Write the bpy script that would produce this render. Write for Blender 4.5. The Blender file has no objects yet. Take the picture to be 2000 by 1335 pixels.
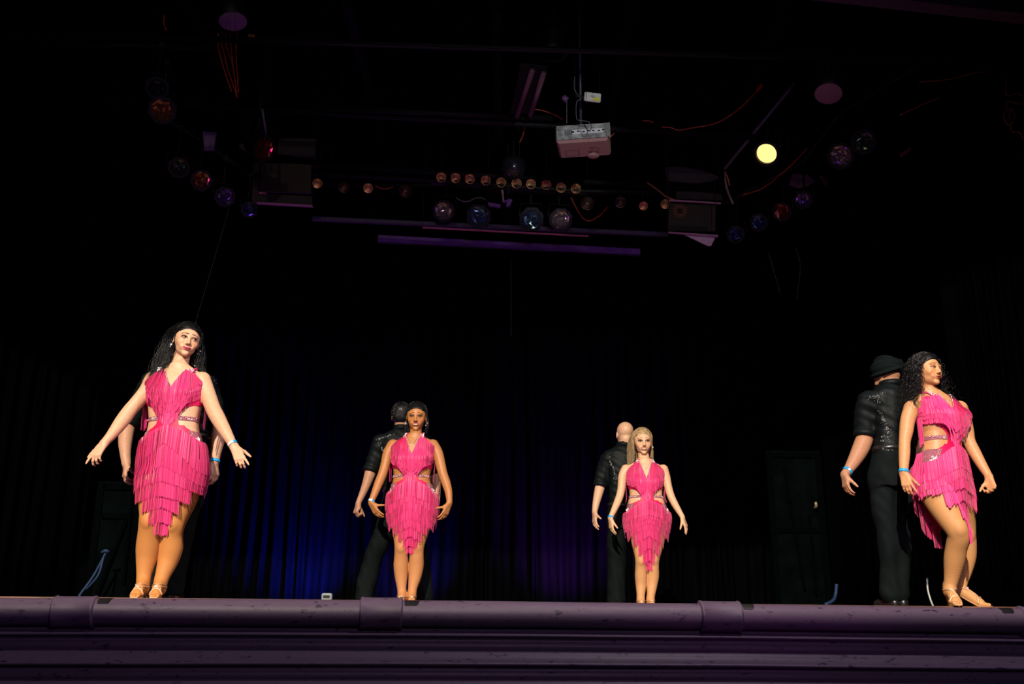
import bpy, math, random
import numpy as np
from mathutils import Vector, Matrix, noise
from mathutils.bvhtree import BVHTree
random.seed(7); RNG = np.random.RandomState(7)
PI = math.pi
C = bpy.context.scene.collection
SC = bpy.context.scene

# ------------------------------------------------------------------ camera
F = 1944.0; CAMZ = -0.17
PITCH, YAW, ROLL = 16.18, 5.0, 0.45
CAM_M = (Matrix.Rotation(math.radians(-YAW), 4, 'Z') @ Matrix.Rotation(math.radians(90+PITCH), 4, 'X')
         @ Matrix.Rotation(math.radians(ROLL), 4, 'Z'))
cam_data = bpy.data.cameras.new('camera'); cam = bpy.data.objects.new('camera', cam_data); C.objects.link(cam)
cam_data.sensor_width = 36; cam_data.lens = 36*F/2000; cam_data.clip_end = 100
cam.matrix_world = Matrix.Translation((0, 0, CAMZ)) @ CAM_M
SC.camera = cam
SC.view_settings.view_transform = 'Standard'; SC.view_settings.look = 'None'
SC.view_settings.gamma = 1; SC.view_settings.use_curve_mapping = False
SC.view_settings.exposure = 0.0
RM = np.array(CAM_M.to_3x3()); CL = np.array([0, 0, CAMZ])
HH = np.array([math.sin(math.radians(YAW)), math.cos(math.radians(YAW)), 0.0])   # heading
RR = np.array([HH[1], -HH[0], 0.0])                                              # to the right
UP = np.array([0, 0, 1.0])
def P(px, py, d):
    """world point seen at pixel (2000x1335 frame) whose horizontal distance from the camera plane is d"""
    v = RM @ np.array([(px-1000)/F, -(py-667.5)/F, -1.0])
    return CL + v*(d/float(v @ HH))
def mpp(px, py, d):
    p = P(px, py, d) - CL
    return float(-(RM.T @ p)[2])/F

# ------------------------------------------------------------------ world + lights
w = bpy.data.worlds.new('hall_dark'); SC.world = w; w.use_nodes = True
w.node_tree.nodes['Background'].inputs[0].default_value = (0.45, 0.5, 0.8, 1)
w.node_tree.nodes['Background'].inputs[1].default_value = 0.004
def spot(name, loc, target, energy, color, angle, blend=0.4, radius=0.1):
    l = bpy.data.lights.new(name, 'SPOT'); l.energy = energy; l.color = color
    l.spot_size = math.radians(angle); l.spot_blend = blend; l.shadow_soft_size = radius
    o = bpy.data.objects.new(name, l); C.objects.link(o); o.location = loc
    o.rotation_euler = (Vector(target)-Vector(loc)).to_track_quat('-Z', 'Y').to_euler()
    return o
# front-of-house profile lamp on the balcony, cut off at the stage edge by an added plate
KL = np.array([-5.0, -14.0, 11.2])
spot('house_wash_light', tuple(KL), (0.3, 7.8, 0.9), 41000, (1.0, 0.86, 0.69), 26, 0.25, 0.014)
spot('added_projector_fill', (1.5, 1.0, 2.2), tuple(P(1137, 250, 7.4)), 420, (0.85, 1.0, 0.95), 9, 0.4, 0.05)  # unseen lamp added to brighten the projector back
spot('front_top_light', (2.6, 3.6, 4.9), (0.6, 6.3, -0.5), 560, (1.0, 0.86, 0.96), 84, 0.5, 0.10)
spot('added_rig_fill', (-2.2, -7.0, 6.2), tuple(P(980, 380, 8.8)), 380, (1.0, 0.80, 0.50), 26, 0.4, 0.03)  # unseen warm lamp added for gold glints on the rig lamps
# colour lights behind and above the opening
spot('blue_curtain_light', tuple(P(606, 1190, 12.2)), tuple(P(588, 1080, 12.8)), 1150, (0.02, 0.04, 1.0), 96, 1.0, 0.03)
spot('blue_curtain_light', tuple(P(812, 1190, 12.2)), tuple(P(800, 1100, 12.8)), 600, (0.08, 0.03, 1.0), 90, 1.0, 0.03)
spot('violet_curtain_light', tuple(P(1112, 1190, 12.1)), tuple(P(1100, 1040, 12.8)), 620, (0.42, 0.04, 0.9), 100, 1.0, 0.03)
spot('violet_rig_light', (-1.8, 11.3, 0.1), tuple(P(1000, 420, 8.9)), 60, (0.46, 0.03, 1.0), 75, 0.6, 0.06)
spot('magenta_rig_light', (2.8, 3.0, -0.9), tuple(P(1100, 400, 8.9)), 48, (0.85, 0.10, 0.9), 64, 0.6, 0.06)
spot('violet_rig_light', (-3.0, 2.6, -0.9), tuple(P(700, 330, 8.4)), 40, (0.42, 0.05, 1.0), 60, 0.6, 0.06)
spot('violet_front_light', (1.0, -0.5, 2.0), (0.6, 6.0, -0.6), 300, (0.84, 0.60, 1.0), 100, 0.8, 0.3)

# ------------------------------------------------------------------ materials
MATS = {}
def mat(name, col=(0.5, 0.5, 0.5), rough=0.6, metal=0.0, spec=0.5, emit=None, es=1.0, noise_amt=0.0, nscale=20.0, bump=0.0,
        bscale=60.0, attr=False, sss=0.0, sheen=0.0, stretch=None, col2=None, alpha=None, trans=0.0, coat=0.0):
    if name in MATS: return MATS[name]
    m = bpy.data.materials.new(name); m.use_nodes = True; MATS[name] = m
    nt = m.node_tree; b = nt.nodes['Principled BSDF']; L = nt.links
    b.inputs['Base Color'].default_value = (*col, 1); b.inputs['Roughness'].default_value = rough
    b.inputs['Metallic'].default_value = metal; b.inputs['Specular IOR Level'].default_value = spec
    if sheen: b.inputs['Sheen Weight'].default_value = sheen; b.inputs['Sheen Roughness'].default_value = 0.4
    if coat: b.inputs['Coat Weight'].default_value = coat; b.inputs['Coat Roughness'].default_value = 0.15
    if sss:
        b.inputs['Subsurface Weight'].default_value = sss
        b.inputs['Subsurface Radius'].default_value = (0.012, 0.005, 0.003); b.inputs['Subsurface Scale'].default_value = 1.0
    if trans: b.inputs['Transmission Weight'].default_value = trans
    if emit: b.inputs['Emission Color'].default_value = (*emit, 1); b.inputs['Emission Strength'].default_value = es
    src = None
    tc = nt.nodes.new('ShaderNodeTexCoord'); vec = tc.outputs['Object']
    if stretch:
        mp = nt.nodes.new('ShaderNodeMapping'); mp.inputs['Scale'].default_value = stretch; L.new(vec, mp.inputs[0]); vec = mp.outputs[0]
    if attr:
        a = nt.nodes.new('ShaderNodeAttribute'); a.attribute_name = 'Col'; src = a.outputs['Color']
    if noise_amt or col2:
        n = nt.nodes.new('ShaderNodeTexNoise'); n.inputs['Scale'].default_value = nscale; n.inputs['Detail'].default_value = 4
        L.new(vec, n.inputs['Vector'])
        mx = nt.nodes.new('ShaderNodeMix'); mx.data_type = 'RGBA'
        if src is not None: L.new(src, mx.inputs['A'])
        else: mx.inputs['A'].default_value = (*col, 1)
        c2 = col2 if col2 else tuple(c*(1-noise_amt) for c in col)
        if attr and not col2:
            mx.blend_type = 'MULTIPLY'; mx.inputs['B'].default_value = (1-noise_amt,)*3+(1,)
        else: mx.inputs['B'].default_value = (*c2, 1)
        r = nt.nodes.new('ShaderNodeMapRange'); r.inputs[1].default_value = 0.38; r.inputs[2].default_value = 0.62
        L.new(n.outputs[0], r.inputs[0]); L.new(r.outputs[0], mx.inputs['Factor']); src = mx.outputs['Result']
    if src is not None: L.new(src, b.inputs['Base Color'])
    if bump:
        n2 = nt.nodes.new('ShaderNodeTexNoise'); n2.inputs['Scale'].default_value = bscale; n2.inputs['Detail'].default_value = 3
        L.new(vec, n2.inputs['Vector'])
        bp = nt.nodes.new('ShaderNodeBump'); bp.inputs['Strength'].default_value = bump; bp.inputs['Distance'].default_value = 0.01
        L.new(n2.outputs[0], bp.inputs['Height']); L.new(bp.outputs[0], b.inputs['Normal'])
    return m
M_SKIN = mat('skin', attr=True, rough=0.46, spec=0.35, sss=0.12, noise_amt=0.10, nscale=60, bump=0.08, bscale=240)
M_TIGHTS = mat('fishnet_tights', attr=True, rough=0.58, spec=0.25, sss=0.05)
_nt = M_TIGHTS.node_tree; _b = _nt.nodes['Principled BSDF']; _a = [n for n in _nt.nodes if n.type == 'ATTRIBUTE'][0]; _tc = [n for n in _nt.nodes if n.type == 'TEX_COORD'][0]
_prev = None
for _an in (45, -45):
    _mp = _nt.nodes.new('ShaderNodeMapping'); _mp.inputs['Rotation'].default_value = (0, math.radians(_an), 0); _nt.links.new(_tc.outputs['Object'], _mp.inputs[0])
    _w = _nt.nodes.new('ShaderNodeTexWave'); _w.inputs['Scale'].default_value = 42; _nt.links.new(_mp.outputs[0], _w.inputs['Vector'])
    _r = _nt.nodes.new('ShaderNodeMapRange'); _r.inputs[1].default_value = .80; _r.inputs[2].default_value = .95; _nt.links.new(_w.outputs['Fac'], _r.inputs[0])
    if _prev is None: _prev = _r.outputs[0]
    else:
        _m = _nt.nodes.new('ShaderNodeMath'); _m.operation = 'MAXIMUM'; _nt.links.new(_prev, _m.inputs[0]); _nt.links.new(_r.outputs[0], _m.inputs[1]); _prev = _m.outputs[0]
_m2 = _nt.nodes.new('ShaderNodeMath'); _m2.operation = 'MULTIPLY'; _m2.inputs[1].default_value = .17; _nt.links.new(_prev, _m2.inputs[0])
_mx = _nt.nodes.new('ShaderNodeMix'); _mx.data_type = 'RGBA'; _mx.blend_type = 'MIX'; _mx.inputs['B'].default_value = (.25, .11, .04, 1)
_nt.links.new(_a.outputs['Color'], _mx.inputs['A']); _nt.links.new(_m2.outputs[0], _mx.inputs['Factor']); _nt.links.new(_mx.outputs['Result'], _b.inputs['Base Color'])
M_FACE = mat('makeup', attr=True, rough=0.45, spec=0.3)
M_BROW = mat('brow_hair', attr=True, rough=0.9, spec=0.05)
M_FRINGE = mat('pink_fringe', (0.80, 0.022, 0.175), rough=0.5, spec=0.4, sheen=0.35, attr=True)
M_SATIN = mat('pink_satin', (0.62, 0.006, 0.08), rough=0.5, spec=0.3, bump=0.15, bscale=30, noise_amt=0.15, nscale=12)
M_GEMP = mat('rose_sequins', (0.52, 0.17, 0.22), rough=0.25, metal=0.15, bump=0.8, bscale=300, noise_amt=0.5, nscale=300)
M_GEM = mat('crystal', (0.90, 0.87, 0.84), rough=0.12, metal=0.0, spec=1.0)
M_BLACK = mat('black_cloth', (0.0020, 0.0046, 0.0050), rough=0.6, spec=0.16, bump=0.3, bscale=26, noise_amt=0.3, nscale=9)
M_BTRO = mat('black_trouser', (0.0042, 0.0070, 0.0075), rough=0.8, spec=0.08, bump=0.35, bscale=16, noise_amt=0.3, nscale=7)
M_HAIRK = mat('black_hair', (0.0035, 0.0037, 0.0042), rough=0.4, spec=0.4, noise_amt=0.3, nscale=40)
M_HAIRB = mat('blonde_hair', (0.46, 0.32, 0.16), rough=0.42, spec=0.4, noise_amt=0.45, nscale=45, stretch=(1, 1, 0.15))
M_TURBAN = mat('turban_cloth', (0.0022, 0.0052, 0.0056), rough=0.85, spec=0.1, bump=0.25, bscale=60)
M_BAND = mat('blue_paper_band', (0.01, 0.33, 0.72), rough=0.45)
M_BANDW = mat('white_paper_band', (0.75, 0.72, 0.68), rough=0.5)
M_GOLD = mat('nude_satin_strap', (0.75, 0.42, 0.20), rough=0.3, metal=0.3, noise_amt=0.2)
M_SILV = mat('silver', (0.8, 0.78, 0.75), rough=0.18, metal=0.9)
M_SHOEK = mat('black_leather', (0.010, 0.010, 0.011), rough=0.35, noise_amt=0.3)
M_VELVET = mat('black_velvet', (0.0005, 0.0006, 0.0010), rough=1.0, spec=0.0, noise_amt=0.35, nscale=14, stretch=(1, 1, 0.12))
M_VELVETB = mat('backdrop_velvet', (0.0015, 0.0017, 0.0026), rough=1.0, spec=0.0, noise_amt=0.35, nscale=14, stretch=(1, 1, 0.10))
M_FLAT = mat('black_flat_paint', (0.0014, 0.0026, 0.0025), rough=1.0, spec=0.0, noise_amt=0.4, nscale=5)
M_FLATT = mat('black_batten_paint', (0.0009, 0.0016, 0.0016), rough=1.0, spec=0.0, noise_amt=0.3)
M_WALL = mat('black_wall_paint', (0.0012, 0.0013, 0.0017), rough=1.0, spec=0.0, noise_amt=0.5, nscale=3)
M_FLOOR = mat('stage_floor_paint', (0.16, 0.07, 0.045), rough=0.45, noise_amt=0.5, nscale=6, bump=0.1)
M_PIPE = mat('rig_pipe_paint', (0.004, 0.0042, 0.006), rough=0.6, spec=0.2, noise_amt=0.3)
M_CAN = mat('lamp_can_paint', (0.004, 0.004, 0.006), rough=0.5, spec=0.3, noise_amt=0.3)
M_REDC = mat('red_cable', (0.34, 0.035, 0.015), rough=0.5, noise_amt=0.2)
M_ORGC = mat('orange_cable', (0.30, 0.09, 0.02), rough=0.5, noise_amt=0.2)
M_BLUR = mat('blue_rope', (0.002, 0.024, 0.085), rough=0.7, noise_amt=0.4, nscale=80)
M_GREYC = mat('grey_cord', (0.10, 0.10, 0.13), rough=0.6, noise_amt=0.2)
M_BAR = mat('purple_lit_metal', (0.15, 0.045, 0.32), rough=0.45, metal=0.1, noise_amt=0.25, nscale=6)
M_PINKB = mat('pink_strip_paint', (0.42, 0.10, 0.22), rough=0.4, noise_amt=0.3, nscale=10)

# ------------------------------------------------------------------ object helpers
WORG = {}
def link(name, me, parent=None, origin=None):
    o = bpy.data.objects.new(name, me); C.objects.link(o)
    og = np.array(origin if origin is not None else (0, 0, 0), float)
    WORG[o.name] = og
    if parent is not None:
        o.parent = parent; o.location = og - WORG[parent.name]
    else: o.location = og
    return o
def mk(name, verts, faces, m, parent=None, smooth=True, cols=None, mats=None, mi=None, kind=None, label=None):
    v = np.asarray(verts, float).reshape(-1, 3)
    lo, hi = v.min(0), v.max(0); og = np.array([(lo[0]+hi[0])/2, (lo[1]+hi[1])/2, lo[2]])
    me = bpy.data.meshes.new(name); me.from_pydata((v-og).tolist() if len(v) < 2000 else [], [], [list(map(int, f)) for f in faces] if len(v) < 2000 else [])
    if len(v) >= 2000:
        fa = faces if isinstance(faces, np.ndarray) else None
        if fa is None:
            me = bpy.data.meshes.new(name); me.from_pydata((v-og).tolist(), [], [list(map(int, f)) for f in faces])
        else:
            nf, k = fa.shape
            me.vertices.add(len(v)); me.vertices.foreach_set('co', (v-og).astype(np.float32).ravel())
            me.loops.add(nf*k); me.loops.foreach_set('vertex_index', fa.astype(np.int32).ravel())
            me.polygons.add(nf); me.polygons.foreach_set('loop_start', np.arange(0, nf*k, k, dtype=np.int32))
            me.update(calc_edges=True); me.validate()
    if smooth: me.polygons.foreach_set('use_smooth', [True]*len(me.polygons))
    for mm in (mats if mats else [m]): me.materials.append(mm)
    if mi is not None: me.polygons.foreach_set('material_index', mi)
    if cols is not None:
        a = me.color_attributes.new('Col', 'FLOAT_COLOR', 'POINT')
        cc = np.ones((len(v), 4), np.float32); cc[:, :3] = cols; a.data.foreach_set('color', cc.ravel())
    me.update()
    o = link(name, me, parent, og)
    if kind: o['kind'] = kind
    if label: o['label'] = label
    return o
def empty(name, loc, label, cat, group=None):
    o = link(name, None, None, loc); o['label'] = label; o['category'] = cat
    o.empty_display_size = 0.1
    if group: o['group'] = group
    return o
def tag(o, label, cat, group=None):
    o['label'] = label; o['category'] = cat
    if group: o['group'] = group
    return o
def struct(o, label=None):
    o['kind'] = 'structure'
    if label: o['label'] = label
    return o
class MB:
    def __init__(s): s.v = []; s.f = []; s.m = []
    def add(s, v, f, mi=0):
        n = len(s.v); s.v += [tuple(map(float, p)) for p in v]; s.f += [[i+n for i in q] for q in f]; s.m += [mi]*len(f); return s
    def box(s, c, size, ax=None, bev=0.0, mi=0):
        ax = np.eye(3) if ax is None else np.array(ax); c = np.array(c, float); h = np.array(size, float)/2
        b = min(bev, h.min()*0.9)
        if b <= 0:
            v = [c+ax.T @ (h*np.array([x, y, z])) for x in (-1, 1) for y in (-1, 1) for z in (-1, 1)]
            return s.add(v, [[0, 1, 3, 2], [4, 6, 7, 5], [0, 4, 5, 1], [2, 3, 7, 6], [0, 2, 6, 4], [1, 5, 7, 3]], mi)
        v = []; f = []; idx = {}
        for x in (-1, 1):
            for y in (-1, 1):
                for z in (-1, 1):
                    for k in range(3):
                        q = h*np.array([x, y, z], float); q2 = q-b*np.array([x, y, z]); q2[k] = q[k]
                        idx[(x, y, z, k)] = len(v); v.append(c+ax.T @ q2)
        for k in range(3):
            a, b2 = [i for i in range(3) if i != k]
            for sg in (-1, 1):
                q = []
                for (p, r) in ((-1, -1), (1, -1), (1, 1), (-1, 1)):
                    t = [0, 0, 0]; t[k] = sg; t[a] = p; t[b2] = r; q.append(idx[(*t, k)])
                f.append(q)
        for k in range(3):
            a, b2 = [i for i in range(3) if i != k]
            for p in (-1, 1):
                for r in (-1, 1):
                    t1 = [0, 0, 0]; t1[a] = p; t1[b2] = r; t1[k] = -1; t2 = list(t1); t2[k] = 1
                    f.append([idx[(*t1, a)], idx[(*t1, b2)], idx[(*t2, b2)], idx[(*t2, a)]])
        for x in (-1, 1):
            for y in (-1, 1):
                for z in (-1, 1): f.append([idx[(x, y, z, 0)], idx[(x, y, z, 1)], idx[(x, y, z, 2)]])
        return s.add(v, f, mi)
    def lathe(s, c, axis, prof, n=24, caps=True, mi=0, ph=0.0):
        axis = np.array(axis, float)/np.linalg.norm(axis); t = np.array([0, 0, 1.0]) if abs(axis[2]) < .9 else np.array([1.0, 0, 0])
        a = np.cross(axis, t); a /= np.linalg.norm(a); b = np.cross(axis, a); c = np.array(c, float)
        v = []; f = []
        for (r, h) in prof:
            for i in range(n):
                an = 2*PI*i/n+ph; v.append(c+axis*h+(a*math.cos(an)+b*math.sin(an))*r)
        for j in range(len(prof)-1):
            for i in range(n): f.append([j*n+i, j*n+(i+1) % n, (j+1)*n+(i+1) % n, (j+1)*n+i])
        if caps: f.append(list(range(n))); f.append([(len(prof)-1)*n+i for i in range(n)])
        return s.add(v, f, mi)
    def tube(s, pts, r, n=8, mi=0):
        pts = [np.array(p, float) for p in pts]; rs = r if hasattr(r, '__len__') else [r]*len(pts)
        v = []; f = []; a = None
        for i, p in enumerate(pts):
            t = pts[min(i+1, len(pts)-1)]-pts[max(i-1, 0)]; t = t/(np.linalg.norm(t)+1e-9)
            if a is None: a = np.cross(t, [0.13, 0.31, 0.94]); 
            a = a-t*(a @ t); a /= np.linalg.norm(a)+1e-9; b = np.cross(t, a)
            for k in range(n):
                an = 2*PI*k/n; v.append(p+(a*math.cos(an)+b*math.sin(an))*rs[i])
        for j in range(len(pts)-1):
            for k in range(n): f.append([j*n+k, j*n+(k+1) % n, (j+1)*n+(k+1) % n, (j+1)*n+k])
        f.append(list(range(n))); f.append([(len(pts)-1)*n+k for k in range(n)])
        return s.add(v, f, mi)
    def poly(s, pts, nrm, th, mi=0):
        nrm = np.array(nrm, float); n = len(pts); a = [np.array(p)+nrm*th/2 for p in pts]; b = [np.array(p)-nrm*th/2 for p in pts]
        return s.add(a+b, [list(range(n)), list(range(2*n-1, n-1, -1))]+[[i, (i+1) % n, n+(i+1) % n, n+i] for i in range(n)], mi)
    def build(s, name, m, parent=None, smooth=False, kind=None, label=None):
        ms = m if isinstance(m, (list, tuple)) else [m]
        o = mk(name, s.v, s.f, None, parent, smooth, mats=ms, mi=s.m if len(ms) > 1 else None, kind=kind, label=label)
        bmfix(o.data); return o
def bmfix(me):
    import bmesh
    bm = bmesh.new(); bm.from_mesh(me); bmesh.ops.recalc_face_normals(bm, faces=bm.faces); bm.to_mesh(me); bm.free()
def smooth_path(pts, n=8):
    pts = [np.array(p, float) for p in pts]; out = []
    q = [2*pts[0]-pts[1]]+pts+[2*pts[-1]-pts[-2]]
    for i in range(1, len(q)-2):
        for k in range(n):
            t = k/n; a, b, c, d = q[i-1], q[i], q[i+1], q[i+2]
            out.append(0.5*((2*b)+(c-a)*t+(2*a-5*b+4*c-d)*t*t+(3*b-a-3*c+d)*t**3))
    out.append(pts[-1]); return out

# ================================================================== SETTING
LIPY = 6.12
def grid_mesh(name, nx, nz, fn, m, parent=None):
    v = [fn(i/nx, j/nz) for j in range(nz+1) for i in range(nx+1)]
    f = [[j*(nx+1)+i, j*(nx+1)+i+1, (j+1)*(nx+1)+i+1, (j+1)*(nx+1)+i] for j in range(nz) for i in range(nx)]
    return mk(name, v, np.array(f), m, parent)
b = MB().box((0.6, LIPY+4.7, -0.06), (13, 9.3, 0.12)); struct(b.build('floor', M_FLOOR), 'dark reddish stage floor')
b = MB().box((0, 0, -1.65), (16, 12.2, 0.1)); struct(b.build('floor', M_WALL), 'dark auditorium floor below the stage')
b = MB().box((0.6, 10.1, 6.3), (16, 8.2, 0.1)); struct(b.build('ceiling', M_WALL), 'black ceiling above the rig')
b = MB().box((0.6, 13.75, 2.3), (16, 0.15, 8)); struct(b.build('wall_back', M_WALL))
b = MB().box((-5.6, 9.8, 2.3), (0.15, 8, 8)); struct(b.build('wall_left', M_WALL))
b = MB().box((7.2, 9.8, 2.3), (0.15, 8, 8)); struct(b.build('wall_right', M_WALL))

# purple stage edge: rolled nosing, collars, reeded fascia
def chip_material():
    m = bpy.data.materials.new('purple_stage_paint'); m.use_nodes = True; nt = m.node_tree; L = nt.links; bs = nt.nodes['Principled BSDF']
    bs.inputs['Roughness'].default_value = 0.5; bs.inputs['Specular IOR Level'].default_value = 0.3
    tc = nt.nodes.new('ShaderNodeTexCoord')
    mp = nt.nodes.new('ShaderNodeMapping'); mp.inputs['Scale'].default_value = (7, 16, 16); L.new(tc.outputs['Object'], mp.inputs[0])
    n = nt.nodes.new('ShaderNodeTexNoise'); n.inputs['Scale'].default_value = 1.6; n.inputs['Detail'].default_value = 7; n.inputs['Roughness'].default_value = 0.75
    L.new(mp.outputs[0], n.inputs['Vector'])
    r = nt.nodes.new('ShaderNodeMapRange'); r.inputs[1].default_value = 0.605; r.inputs[2].default_value = 0.62; L.new(n.outputs[0], r.inputs[0])
    n2 = nt.nodes.new('ShaderNodeTexNoise'); n2.inputs['Scale'].default_value = 2.5; n2.inputs['Detail'].default_value = 5; L.new(mp.outputs[0], n2.inputs['Vector'])
    m1 = nt.nodes.new('ShaderNodeMix'); m1.data_type = 'RGBA'; m1.inputs['A'].default_value = (0.078, 0.052, 0.084, 1); m1.inputs['B'].default_value = (0.056, 0.040, 0.066, 1)
    L.new(n2.outputs[0], m1.inputs['Factor'])
    m2 = nt.nodes.new('ShaderNodeMix'); m2.data_type = 'RGBA'; m2.inputs['B'].default_value = (0.014, 0.007, 0.024, 1)
    L.new(r.outputs[0], m2.inputs['Factor']); L.new(m1.outputs['Result'], m2.inputs['A']); L.new(m2.outputs['Result'], bs.inputs['Base Color'])
    bp = nt.nodes.new('ShaderNodeBump'); bp.inputs['Strength'].default_value = 0.25; bp.inputs['Distance'].default_value = 0.004
    L.new(n2.outputs[0], bp.inputs['Height']); L.new(bp.outputs[0], bs.inputs['Normal'])
    return m
M_LIP = chip_material()
def sag(x): return -0.0022*(x-0.6)**2*0.5
def extrude_x(name, prof, x0, x1, n=60, m=None, jit=0.0):
    v = []; f = []; k = len(prof)
    for i in range(n+1):
        x = x0+(x1-x0)*i/n; s_ = sag(x)
        for (y, z) in prof:
            q = jit*noise.noise((x*1.3, y*5, z*5)); v.append((x, LIPY+y+q, z+s_+q*0.6))
    for i in range(n):
        for j in range(k-1): f.append([i*k+j, (i+1)*k+j, (i+1)*k+j+1, i*k+j+1])
    f += [[j for j in range(k)], [n*k+j for j in range(k-1, -1, -1)]]
    o = mk(name, v, f, m, smooth=True); bmfix(o.data); return o
R0 = 0.076
prof = [(0.14, 0.0), (0.06, 0.0)]+[(R0*0.95*math.cos(a)-0.0, -R0+R0*math.sin(a)) for a in np.linspace(PI/2, PI/2+PI*0.98, 16)]+[(0.14, -2*R0)]
prof = [(0.14, 0.0)]+prof[2:]
t1 = extrude_x('trim_1', prof, -3.6, 4.6, 120, M_LIP, 0.004); struct(t1, 'rolled purple nosing along the stage edge, paint chipped')
# collars
def px_to_x(px):
    v = RM @ np.array([(px-1000)/F, -(1172-667.5)/F, -1.0]); t = (LIPY-0.03)/v[1]; return float(v[0]*t)
for (a, b_, extra) in ((105, 188, 0), (704, 787, 0.004), (1366, 1446, 0.004), (1990, 2040, 0)):
    x0, x1 = px_to_x(a), px_to_x(b_)
    R1 = R0+0.010; v = []; f = []; n = 12; ring = []
    angs = np.linspace(PI*0.42, PI*1.75, 22)
    cols_ = []
    xs = [(0.0, -0.012), (0.004, 0.0), (0.012, 0.004), (0.02, 0.0)]
    W = x1-x0
    stations = [(x0, -0.013), (x0+0.003, 0.003), (x0+0.012, 0.006), (x0+0.02, 0.002), (x0+W*0.5, 0.001), (x1-0.02, 0.002), (x1-0.012, 0.006), (x1-0.003, 0.003), (x1, -0.013)]
    for (x, dr) in stations:
        for an in angs: 
            rr = R1+dr+extra; v.append((x, LIPY+rr*math.cos(an), -R0+sag(x)+rr*math.sin(an)))
        v.append((x, LIPY+0.08, -2*R0-0.03+sag(x)))
    k = len(angs)+1
    for i in range(len(stations)-1):
        for j in range(k-1): f.append([i*k+j, (i+1)*k+j, (i+1)*k+j+1, i*k+j+1])
    c = mk('collar', v, f, M_LIP, t1); bmfix(c.data)
# black patches laid on for the gaps right of the collars, on the roll top
for (a, b_) in ((192, 222), (790, 822), (1448, 1474), (1950, 1978)):
    x0, x1 = px_to_x(a), px_to_x(b_); bb = MB()
    pts = [(R0*1.03*math.cos(t), -R0+R0*1.03*math.sin(t)) for t in np.linspace(PI*0.5, PI*0.80, 8)]
    for i in range(7):
        (ya, za), (yb, zb) = pts[i], pts[i+1]
        sh = 0.006*random.random()
        bb.add([(x0, LIPY+ya, za+sag(x0)), (x1-i*0.002, LIPY+ya, za+sag(x1)), (x1-0.006-i*0.003-sh, LIPY+yb, zb+sag(x1)), (x0+i*0.001, LIPY+yb, zb+sag(x0))], [[0, 1, 2, 3]])
    bb.build('gap_patch', M_SHOEK, t1, label='patch of black tape on the nosing')
# fascia reeds below
z0 = -2*R0
pr = [(0.14, z0), (0.02, z0), (0.014, z0-.020), (-0.010, z0-.030), (-0.048, z0-.036), (-0.060, z0-.041), (-0.060, z0-.048), (-0.030, z0-.056), (-0.012, z0-.066), (-0.010, z0-.079),
      (-0.024, z0-.083), (-0.026, z0-.125), (-0.014, z0-.129), (-0.014, z0-.135), (-0.030, z0-.139), (-0.034, z0-.155), (-0.050, z0-.175), (-0.072, z0-.192), (-0.084, z0-.198), (-0.086, z0-.208), (-0.056, z0-.216), (-0.034, z0-.226), (-0.030, z0-.240),
      (-0.044, z0-.245), (-0.046, z0-.284), (-0.034, z0-.289), (-0.034, z0-.296), (-0.050, z0-.300), (-0.056, z0-.325), (-0.080, z0-.350), (-0.100, z0-.362), (-0.102, z0-.374), (-0.07, z0-.385), (-0.06, z0-.40), (-0.07, z0-.42), (-0.07, z0-1.20), (0.14, z0-1.20)]
t2 = extrude_x('trim_2', pr, -3.6, 4.6, 120, M_LIP, 0.003); struct(t2, 'dark purple moulded fascia of long horizontal reeds below the nosing')
# proscenium header edge, top right; unseen plates added to block the balcony lamp
def _sh(x, z):
    p = np.array([x, LIPY, z]); return KL+(p-KL)*(5.0/np.linalg.norm(p-KL))
tag(MB().poly([_sh(-7, -.10), _sh(8, -.10), _sh(8, -2.5), _sh(-7, -2.5)], (0, 1, 0), .004).build('light_blocker', M_CAN), 'unseen lower black plate added to block the balcony lamp', 'light blocker')
tag(MB().poly([_sh(-7, 3.42), _sh(8, 3.42), _sh(8, 5.5), _sh(-7, 5.5)], (0, 1, 0), .004).build('light_blocker', M_CAN), 'unseen upper black plate added to block the balcony lamp', 'light blocker')
_a, _b = P(1700, 3, 6.3), P(2010, 38, 6.3); _t = (_b-_a)/(_b-_a)[0]
_l, _r = _a+_t*(-5.6-_a[0]), _a+_t*(7.2-_a[0])
hd = MB().poly([_l, _r, np.array([_r[0], _r[1], 7]), np.array([_l[0], _l[1], 7])], HH, 0.12)
struct(hd.build('trim_3', mat('purple_header_paint', (0.075, 0.05, 0.09), rough=0.6, noise_amt=0.2)), 'purple underside of the proscenium arch')

# back curtain with folds
def curtain(name, pA, pB, ztop, zbot, folds, amp, m, seed, label, cat, n=420, nz=24, thick=True):
    pA = np.array(pA); pB = np.array(pB); dr = pB-pA; Ln = np.linalg.norm(dr); t = dr/Ln; nr = np.array([-t[1], t[0], 0])
    if nr @ HH > 0: nr = -nr
    rs = np.random.RandomState(seed); ph = np.cumsum(rs.uniform(0.55, 1.5, folds+3)); ph = ph/ph[-1]
    am = rs.uniform(0.5, 1.25, folds+3)
    def fn(a, b_):
        k = np.interp(a, ph, np.arange(len(ph))); z = zbot+(ztop-zbot)*b_
        s_ = math.sin(k*2*PI+0.5*math.sin(3*b_+seed)); A = amp*np.interp(a, ph, am)*(1.15-0.45*b_)
        q = pA+dr*a+nr*(A*(abs(s_)**0.8*math.copysign(1, s_)))+t*(0.02*math.sin(4*b_+k))
        return (q[0], q[1], z)
    o = grid_mesh(name, n, nz, fn, m)
    sd = o.modifiers.new('thickness', 'SOLIDIFY'); sd.thickness = 0.004
    return tag(o, label, cat)
def X(px, d, py=1150): q = P(px, py, d); return np.array([q[0], q[1], 0])
zb_top = P(1000, 635, 12.7)[2]
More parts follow.
